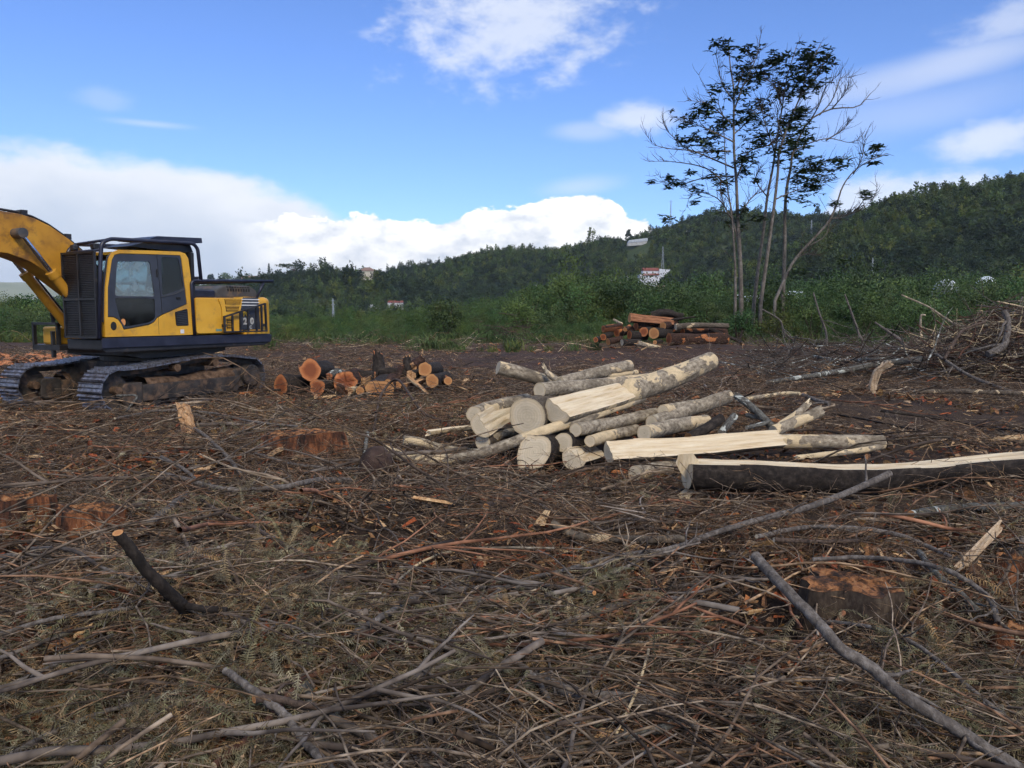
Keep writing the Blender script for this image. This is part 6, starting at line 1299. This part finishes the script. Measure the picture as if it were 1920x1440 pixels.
BR('short brown branch inside the arch of the grey one', [(1451, 1012), (1537, 1016), (1614, 1014)], 4, 3, 'bark_twig')
BR('dark blue grey branch curling round the splintered plank', [(1525, 1049, .1), (1610, 1045, .12), (1708, 1053, .14), (1778, 1071, .16), (1832, 1102, .16), (1859, 1129, .14), (1871, 1168, .1)], 3.5, 5, 'bark_branch', twigs=2)
BR('greenish branch crossing under the splintered plank', [(1723, 1036, .08), (1754, 1074, .08), (1797, 1109), (1836, 1148)], 5, 5, 'bark_lichen', twigs=1)
BR('grey stick standing at the right edge', [(1918, 1008, None, 5.2), (1906, 1098, None, 5.0), (1902, 1168, None, 4.7)], 4.5, 5, 'bark_branch', twigs=2)
BR('lichen covered log piece near the right edge below the split trunk', [(1708, 964), (1778, 954), (1850, 951), (1935, 949)], 7, 8, 'bark_lichen', 'cut_tan', twigs=0)
BR('short pale stick standing in the straw below the split trunk', [(1436, 945, None, 7.0), (1428, 975, None, 6.7), (1416, 1008, None, 6.3)], 4, 4, 'bark_lichen', twigs=0)
BR('short log section lying left of the middle', [(912, 950), (963, 928)], 6, 6, 'bark_twig', 'cut_tan', twigs=0, cut=(1, 1))
BR('dark half buried log in the middle distance', [(1033, 981), (1079, 1004), (1146, 1010), (1223, 1012), (1280, 1010)], 7, 7, 'bark_grey', twigs=1)
BR('half buried grey log in the lower middle', [(1006, 1269, .03), (1087, 1304, .03), (1184, 1312, .03), (1250, 1327, .03)], 12, 12, 'bark_branch', twigs=0)
BR('smooth grey branch near the bottom edge', [(1020, 1408), (1126, 1393), (1204, 1374), (1290, 1355)], 7, 8, 'bark_lichen', twigs=2)
BR('crooked stick cut off by the bottom edge in the middle', [(1013, 1366), (1041, 1405), (1068, 1450)], 4.5, 6, 'bark_branch', twigs=1)
BR('dark stick leaning down towards the half buried grey log', [(967, 1238, .1), (1006, 1273, .1), (1037, 1327, .07)], 4.5, 5, 'bark_branch', twigs=2)
BR('straw yellow stalk upright in the lower middle', [(1216, 1218, .1), (1196, 1288, .08), (1153, 1382, .06)], 2.5, 2.5, 'bark_peeled', twigs=1, name='stalk')
BR('brown stick pointing left above the bottom edge', [(788, 1288), (718, 1319), (648, 1347)], 4, 4, 'bark_twig', 'cut_tan', cut=(0, 1), twigs=1)
BR('blue grey branch entering from the left edge at the foliage heap', [(-10, 1192), (97, 1160), (187, 1148), (249, 1139)], 4, 3.5, 'bark_branch', twigs=2)
BR('grey stick at the left edge above the foliage heap', [(-10, 1043), (51, 1043), (98, 1050)], 4.5, 4, 'bark_branch', twigs=0)
BR('long grey branch low at the left edge', [(-10, 1434), (97, 1374), (194, 1335), (272, 1316), (334, 1300)], 5, 3, 'bark_branch', twigs=3)
BR('branch rising from the left edge to the dark hollow of the heap', [(-10, 1296), (97, 1249), (156, 1211), (214, 1190)], 4, 3, 'bark_branch', twigs=2)
BR('branch passing behind the sawn stub', [(167, 1109), (218, 1082), (272, 1047), (331, 1034), (372, 1031)], 4, 3.5, 'bark_branch', twigs=2)
BR('stout dark branch bending down to the bottom edge', [(422, 1258, .16), (478, 1296, .15), (507, 1320, .14), (533, 1338, .13), (556, 1371, .12), (584, 1404, .11), (624, 1446, .1)], 6, 8, 'bark_branch', twigs=2)
BR('sawn stick lying across the lichen spotted log', [(476, 1311, .15), (511, 1309, .15), (556, 1320, .14), (622, 1329, .13)], 7, 6, 'bark_twig', 'cut_tan', twigs=1)
BR('lichen spotted log pointing at the viewer by the bottom edge', [(569, 1284, .06), (582, 1320, .06), (596, 1364, .06), (606, 1450, .06)], 11, 13, 'bark_lichen', twigs=0)
BR('grey stick with a pale end left of the wide red stump', [(365, 803, .12), (386, 818, .1), (419, 848, .08), (452, 888)], 2.5, 3, 'bark_branch', twigs=2)
BR('pale stick standing by the reddish lump', [(689, 811, None, 9.1), (682, 855, None, 8.6), (663, 905, None, 8.0)], 3, 3.5, 'bark_lichen', twigs=1)
BR('small upright stick in front of the wide red stump', [(611, 807, None, 10.1), (616, 848, None, 9.7)], 3, 3, 'bark_branch', twigs=0)
BR('thin dark shoot standing left of the pale torn stub', [(172, 822, None, 10.2), (160, 858, None, 9.8), (148, 897, None, 9.3)], 1.5, 2.5, 'bark_dark', twigs=1)
BR('brown stick with a pale end in the far left litter', [(219, 953), (262, 948)], 5, 5, 'bark_twig', 'cut_tan', twigs=0)
BR('weathered log lying left of the brown diagonal branch', [(263, 997), (305, 962), (352, 926)], 6, 6, 'bark_branch', twigs=1)
BR('stick with a pale end beside the winding grey branch', [(303, 857, .1), (345, 880, .08), (368, 900, .06)], 3, 3, 'bark_branch', twigs=1)
BR('pale stalk arching in the litter right of the stalk', [(640, 1170), (700, 1140), (780, 1060), (870, 1030), (1040, 1028)], 2, 2, 'bark_peeled', twigs=1, name='stalk')
BR('grey branch in front of the excavator tracks', [(215, 785), (300, 770), (400, 775), (470, 790), (560, 800)], 2.2, 2, 'bark_branch', twigs=4)
BR('bent pale stick leaning on the near track', [(220, 742, None, 12.6), (256, 743, None, 12.5), (236, 772, None, 12.4)], 1.8, 1.5, 'bark_lichen', twigs=0)
BR('long branch lying across the wide red stump', [(480, 850, .05), (540, 868, .05), (600, 876, .05), (700, 880, .05)], 2.5, 2.5, 'bark_branch', twigs=2)
BR('forked dead branch before the red heap', [(700, 812, .05), (715, 740, None, 14.3), (745, 712, None, 14.6), (790, 770, .05), (830, 790, .05)], 2.2, 2, 'bark_twig', twigs=4)
# right side, brush
BR('pale pole lying before the brush heap', [(1437, 717, .1), (1520, 705, .14), (1580, 695, .18), (1650, 682, .24), (1730, 674, .3)], 3.5, 5.5, 'bark_lichen', twigs=2)
BR('second pole parallel to the pale pole, ending in the brush', [(1525, 668, .15), (1570, 675, .2), (1640, 674, .25), (1735, 671, .3)], 2.5, 3.5, 'bark_lichen', twigs=2)
BR('curved branch rising out of the brush like a horn', [(1640, 604, None, 25), (1670, 625, None, 24.8), (1690, 640, None, 24.6), (1700, 658, None, 24.5)], 1.5, 4, 'bark_branch', twigs=4)
BR('bare sapling stem standing in the brush', [(1525, 549, None, 29), (1537, 590, None, 29), (1548, 620, None, 29), (1550, 648, None, 29)], 1.2, 2, 'bark_branch', twigs=5)
BR('bare forked sapling left of the horn branch', [(1584, 552, None, 27), (1598, 590, None, 27), (1610, 625, None, 27), (1618, 640, None, 27)], 1.2, 2.2, 'bark_branch', twigs=6)
BR('dead stem sprouting at the edge of the belt', [(1430, 580, None, 31), (1462, 600, None, 31), (1470, 622, None, 31), (1490, 640, None, 31)], 1.0, 2, 'bark_branch', twigs=4)
BR('stem arching over the brush to the brush heap', [(1690, 553, None, 21.5), (1740, 575, None, 21.3), (1770, 595, None, 21.2), (1800, 611, None, 21), (1850, 613, None, 20.6)], 1.2, 2.5, 'bark_peeled', twigs=2)
BR('hooked thin stem standing before the belt', [(1735, 591, None, 26), (1727, 592, None, 26), (1726, 610, None, 26), (1728, 635, None, 25.8)], 1.5, 2, 'bark_peeled', twigs=1)
BR('thick bent branch on the brush heap', [(1882, 583, None, 18.6), (1890, 600, None, 18.5), (1888, 630, None, 18.4), (1880, 650, None, 18.3), (1852, 665, None, 18.2)], 4, 6, 'bark_branch', twigs=2)
BR('angled branch leaning on the brush heap', [(1848, 603, None, 18.8), (1808, 618, None, 18.6), (1790, 640, None, 18.4), (1770, 674, None, 18)], 2, 2.5, 'bark_twig', twigs=2)
BR('long branch running down in front of the brush heap', [(1745, 658, None, 18.4), (1775, 677, None, 18), (1810, 700, None, 17.4), (1850, 718, None, 16.8), (1905, 738, None, 16)], 2, 3, 'bark_branch', twigs=3)
BR('dark pole lying at the foot of the brush heap', [(1715, 735, .06), (1770, 734, .08), (1840, 735, .1), (1930, 738, .1)], 3.5, 4, 'bark_grey', 'cut_pale', twigs=1)
BR('curved pale branch lying behind the bare soil', [(1378, 750, .06), (1420, 745, .06), (1470, 738, .06), (1500, 738, .06)], 4, 3, 'bark_peeled', twigs=1)
BR('grey stick behind the bare soil', [(1505, 740, .08), (1530, 750, .08), (1555, 757, .06)], 3, 3.5, 'bark_branch', twigs=1)
BR('thin root trailing over the bare soil', [(1560, 775, .02), (1640, 790, .02), (1740, 812, .02), (1775, 835, .02), (1790, 855, .02)], 1.8, 1.5, 'bark_dark', twigs=3)
BR('dark root crossing the bare soil', [(1650, 770, .02), (1760, 785, .02), (1850, 800, .02), (1930, 812, .02)], 2.2, 2, 'bark_dark', twigs=4)
# splintered boards and stubs
def board(label, pts, wpx, tpx, mat, seed, name='splintered_plank'):
    """a torn board: pts (px, py, D), jagged at both ends"""
    rg = np.random.default_rng(seed); C = [Vector(c) for c in spline([at(*p) for p in pts], 9)]; d = (C[-1]-C[0]).normalized(); side = d.cross(Vector((0, 1, .3))).normalized(); nn = d.cross(side).normalized(); base = C[0].copy(); V = []; Fs = []; m_ = 6
    for i, c in enumerate(C):
        w_ = R(wpx, pts[0][2])*(1-.15*abs(i-4)/4)/2; th = R(tpx, pts[0][2])/2
        for j in range(m_):
            f = j/(m_-1)*2-1; ax = 0
            if i in (0, 8): ax = (1 if i else -1)*rg.uniform(0, 2.0)*w_*(1 if j % 2 else .3)
            V += [c-base+side*w_*f+nn*(th+rg.normal(0, th*.2))+d*ax, c-base+side*w_*f-nn*(th+rg.normal(0, th*.2))+d*ax]
    q = 2*m_
    for i in range(8):
        for j in range(m_-1): a = i*q+j*2; Fs += [(a, a+2, a+q+2, a+q), (a+1, a+q+1, a+q+3, a+3)]
        a = i*q; Fs += [(a, a+q, a+q+1, a+1)]; a = i*q+q-2; Fs += [(a, a+1, a+q+1, a+q)]
    for i in (0, 8):
        for j in range(m_-1): a = i*q+j*2; Fs.append((a, a+1, a+3, a+2))
    o = link(name, mesh(name, V, Fs), MATS[mat], None, base); return tag(o, label, 'wood splinter', 'torn boards and splinters')
board('pale splintered plank standing slanted at the right edge', [(1757, 1108, 4.6), (1815, 1048, 4.75), (1872, 990, 4.9)], 25, 5, 'splinter', 1)
fork = board('split stub standing like a torn fork on the bare soil', [(1636, 758, 14.6), (1637, 722, 14.6), (1648, 694, 14.5), (1668, 684, 14.4)], 14, 6, 'splinter', 2, 'torn_stub')
prong = board('', [(1636, 722, 14.65), (1645, 700, 14.7), (1655, 684, 14.8)], 6, 4, 'splinter', 9, 'prong'); prong.parent = fork; prong.matrix_parent_inverse = Matrix.Translation(-fork.location)
for k_ in ('category', 'group'): del prong[k_]
board('torn orange stub standing left in front of the excavator', [(356, 812, 11.0), (350, 788, 11.1), (345, 766, 11.2)], 24, 12, 'split_tan', 3, 'torn_stub')
board('long pale splinter near the sawn stub', [(425, 994, 6.05), (445, 1012, 5.9), (466, 1030, 5.75)], 5, 3, 'splinter', 4)
board('flat orange splinter on the ground left of the excavator track end', [(245, 808, 11.4), (285, 806, 11.4)], 6, 3, 'split_red', 5)
board('red striped splinter in the left middle', [(428, 899, 8.1), (485, 892, 8.3), (540, 886, 8.45)], 5, 3, 'split_tan', 6)
board('broad cream splinter beside the red striped one', [(515, 906, 8.0), (552, 894, 8.3)], 9, 4, 'splinter', 7)
board('cream chip lying before the long split trunk', [(1490, 1306, 3.62), (1540, 1298, 3.68)], 7, 3, 'splinter', 8)
board('cream splinter under the brush heap', [(1840, 707, 19.3), (1858, 712, 19.1)], 6, 3, 'splinter', 10)
board('torn cream board before the brush heap', [(1775, 745, 16.0), (1805, 743, 16.1)], 5, 3, 'splinter', 11)
# heap of orange chips behind the excavator
rgc = np.random.default_rng(5); b = MB()
for _ in range(150):
    c = G(rgc.uniform(-30, 205), rgc.uniform(664, 684), rgc.uniform(.02, .28)); L = rgc.uniform(.15, .5); a = rgc.uniform(0, 6.28); d = np.array([math.cos(a), math.sin(a), rgc.normal(0, .3)])*L; e = np.array([-math.sin(a), math.cos(a), rgc.normal(0, .4)])*L*.18; u_ = np.array([0, 0, .04])
    b.add([c-d*.5-e, c-d*.5+e, c+d*.5+e*.6, c+d*.5-e*.4, c-d*.4+u_, c+d*.35+u_], [(0, 1, 4), (1, 2, 5, 4), (2, 3, 5), (3, 0, 4, 5), (0, 3, 2, 1)])
tag(b.build('wood_debris', MATS['split_red']), 'strip of torn orange wood behind the excavator', None, None, 'stuff')

# ------------------------------------------------------------------ brush heap and loose brush
def brush(name, label, n, place, lmin, lmax, rmin, rmax, seed, mats):
    rg = np.random.default_rng(seed); b = MB()
    for _ in range(n):
        p, d = place(rg); L = rg.uniform(lmin, lmax); r = math.exp(rg.uniform(math.log(rmin), math.log(rmax))); d = d/np.linalg.norm(d); p = p-d*L*.5; pts = [Vector(p)]
        for s in range(5): d = d+rg.normal(0, .11, 3); d /= np.linalg.norm(d); p = p+d*L/5; p[2] = max(p[2], float(gz(p[0], p[1]))+.01); pts.append(Vector(p))
        b.tube(pts, [r, r*.9, r*.8, r*.65, r*.5, r*.3], 5, int(rg.integers(0, len(mats))))
        for _ in range(2):
            i = int(rg.integers(1, 5)); q = np.array(pts[i]); d2 = d+rg.normal(0, .7, 3); d2 /= np.linalg.norm(d2); b.tube([Vector(q), Vector(q+d2*L*.15), Vector(q+d2*L*.27+np.array([0, 0, .03]))], [r*.5, r*.35, r*.15], 4, 0, cap=False)
    o = b.build(name, [MATS[m_] for m_ in mats]); return tag(o, label, None, None, 'stuff')
HB = np.array([13.7, 20.0])
def on_heap(rg):
    a = rg.uniform(0, 6.28); q = math.sqrt(rg.random()); x = HB[0]+3.2*q*math.cos(a); y = HB[1]+2.6*q*math.sin(a); h = 1.95*(1-q**1.5)*rg.uniform(.3, 1.0)
    z = float(gz(x, y))+max(.03, h); return np.array([x, y, z]), np.array([rg.normal(0, 1), rg.normal(0, .6), rg.normal(0, .22)-.25*math.cos(a)*q])
brush('brush_heap', 'tall heap of tangled dead branches at the right edge', 2600, on_heap, .7, 2.4, .006, .024, 31, ['bark_twig', 'bark_branch', 'bark_rust', 'bark_peeled'])
def in_brush(rg):
    px = rg.uniform(1400, 1800); py = rg.uniform(612, 712); q = G(px, py, 0); return np.array([q[0], q[1], q[2]+rg.random()**2*(.4+.6*max(0, (px-1550)/250))+.03]), np.array([rg.normal(0, 1), rg.normal(0, .7), rg.normal(0, .22)])
brush('brushwood', 'loose dead branches spread before the green belt', 950, in_brush, .7, 2.6, .007, .022, 32, ['bark_twig', 'bark_branch', 'bark_lichen', 'bark_dark'])
def in_mid(rg):
    px = rg.uniform(520, 1100); py = rg.uniform(636, 660); q = G(px, py, 0); return np.array([q[0], q[1], q[2]+rg.random()**2*.3+.03]), np.array([rg.normal(0, 1), rg.normal(0, .7), rg.normal(0, .2)])
brush('brushwood', 'dead sticks along the far side of the clearing', 170, in_mid, .6, 2.2, .008, .022, 33, ['bark_twig', 'bark_branch', 'bark_peeled'])
def in_tangle(rg):
    c = at(955, 618, 47); return c+rg.normal(0, 1, 3)*np.array([.9, .6, .35]), rg.normal(0, 1, 3)*np.array([1, .6, .4])
brush('dead_tangle', 'dead brown tangle in the green belt left of the far red heap', 60, in_tangle, .5, 1.6, .01, .025, 34, ['bark_twig', 'bark_dark'])

# ------------------------------------------------------------------ air
b = MB().box(-4200, 4200, -60, 3600, -5, 175)
hz = b.build('haze', None); hz['kind'] = 'stuff'; hz['label'] = 'thin bluish haze over the valley'
hm = bpy.data.materials.new('haze'); hm.use_nodes = True; t = NT(hm.node_tree); t.n.remove(t.n['Principled BSDF'])
pv = t.node('ShaderNodeVolumePrincipled'); pv.inputs['Color'].default_value = (.78, .87, 1, 1); pv.inputs['Density'].default_value = HAZE; pv.inputs['Anisotropy'].default_value = .2
t.l.new(pv.outputs[0], t.n['Material Output'].inputs['Volume']); hz.data.materials.clear(); hz.data.materials.append(hm)
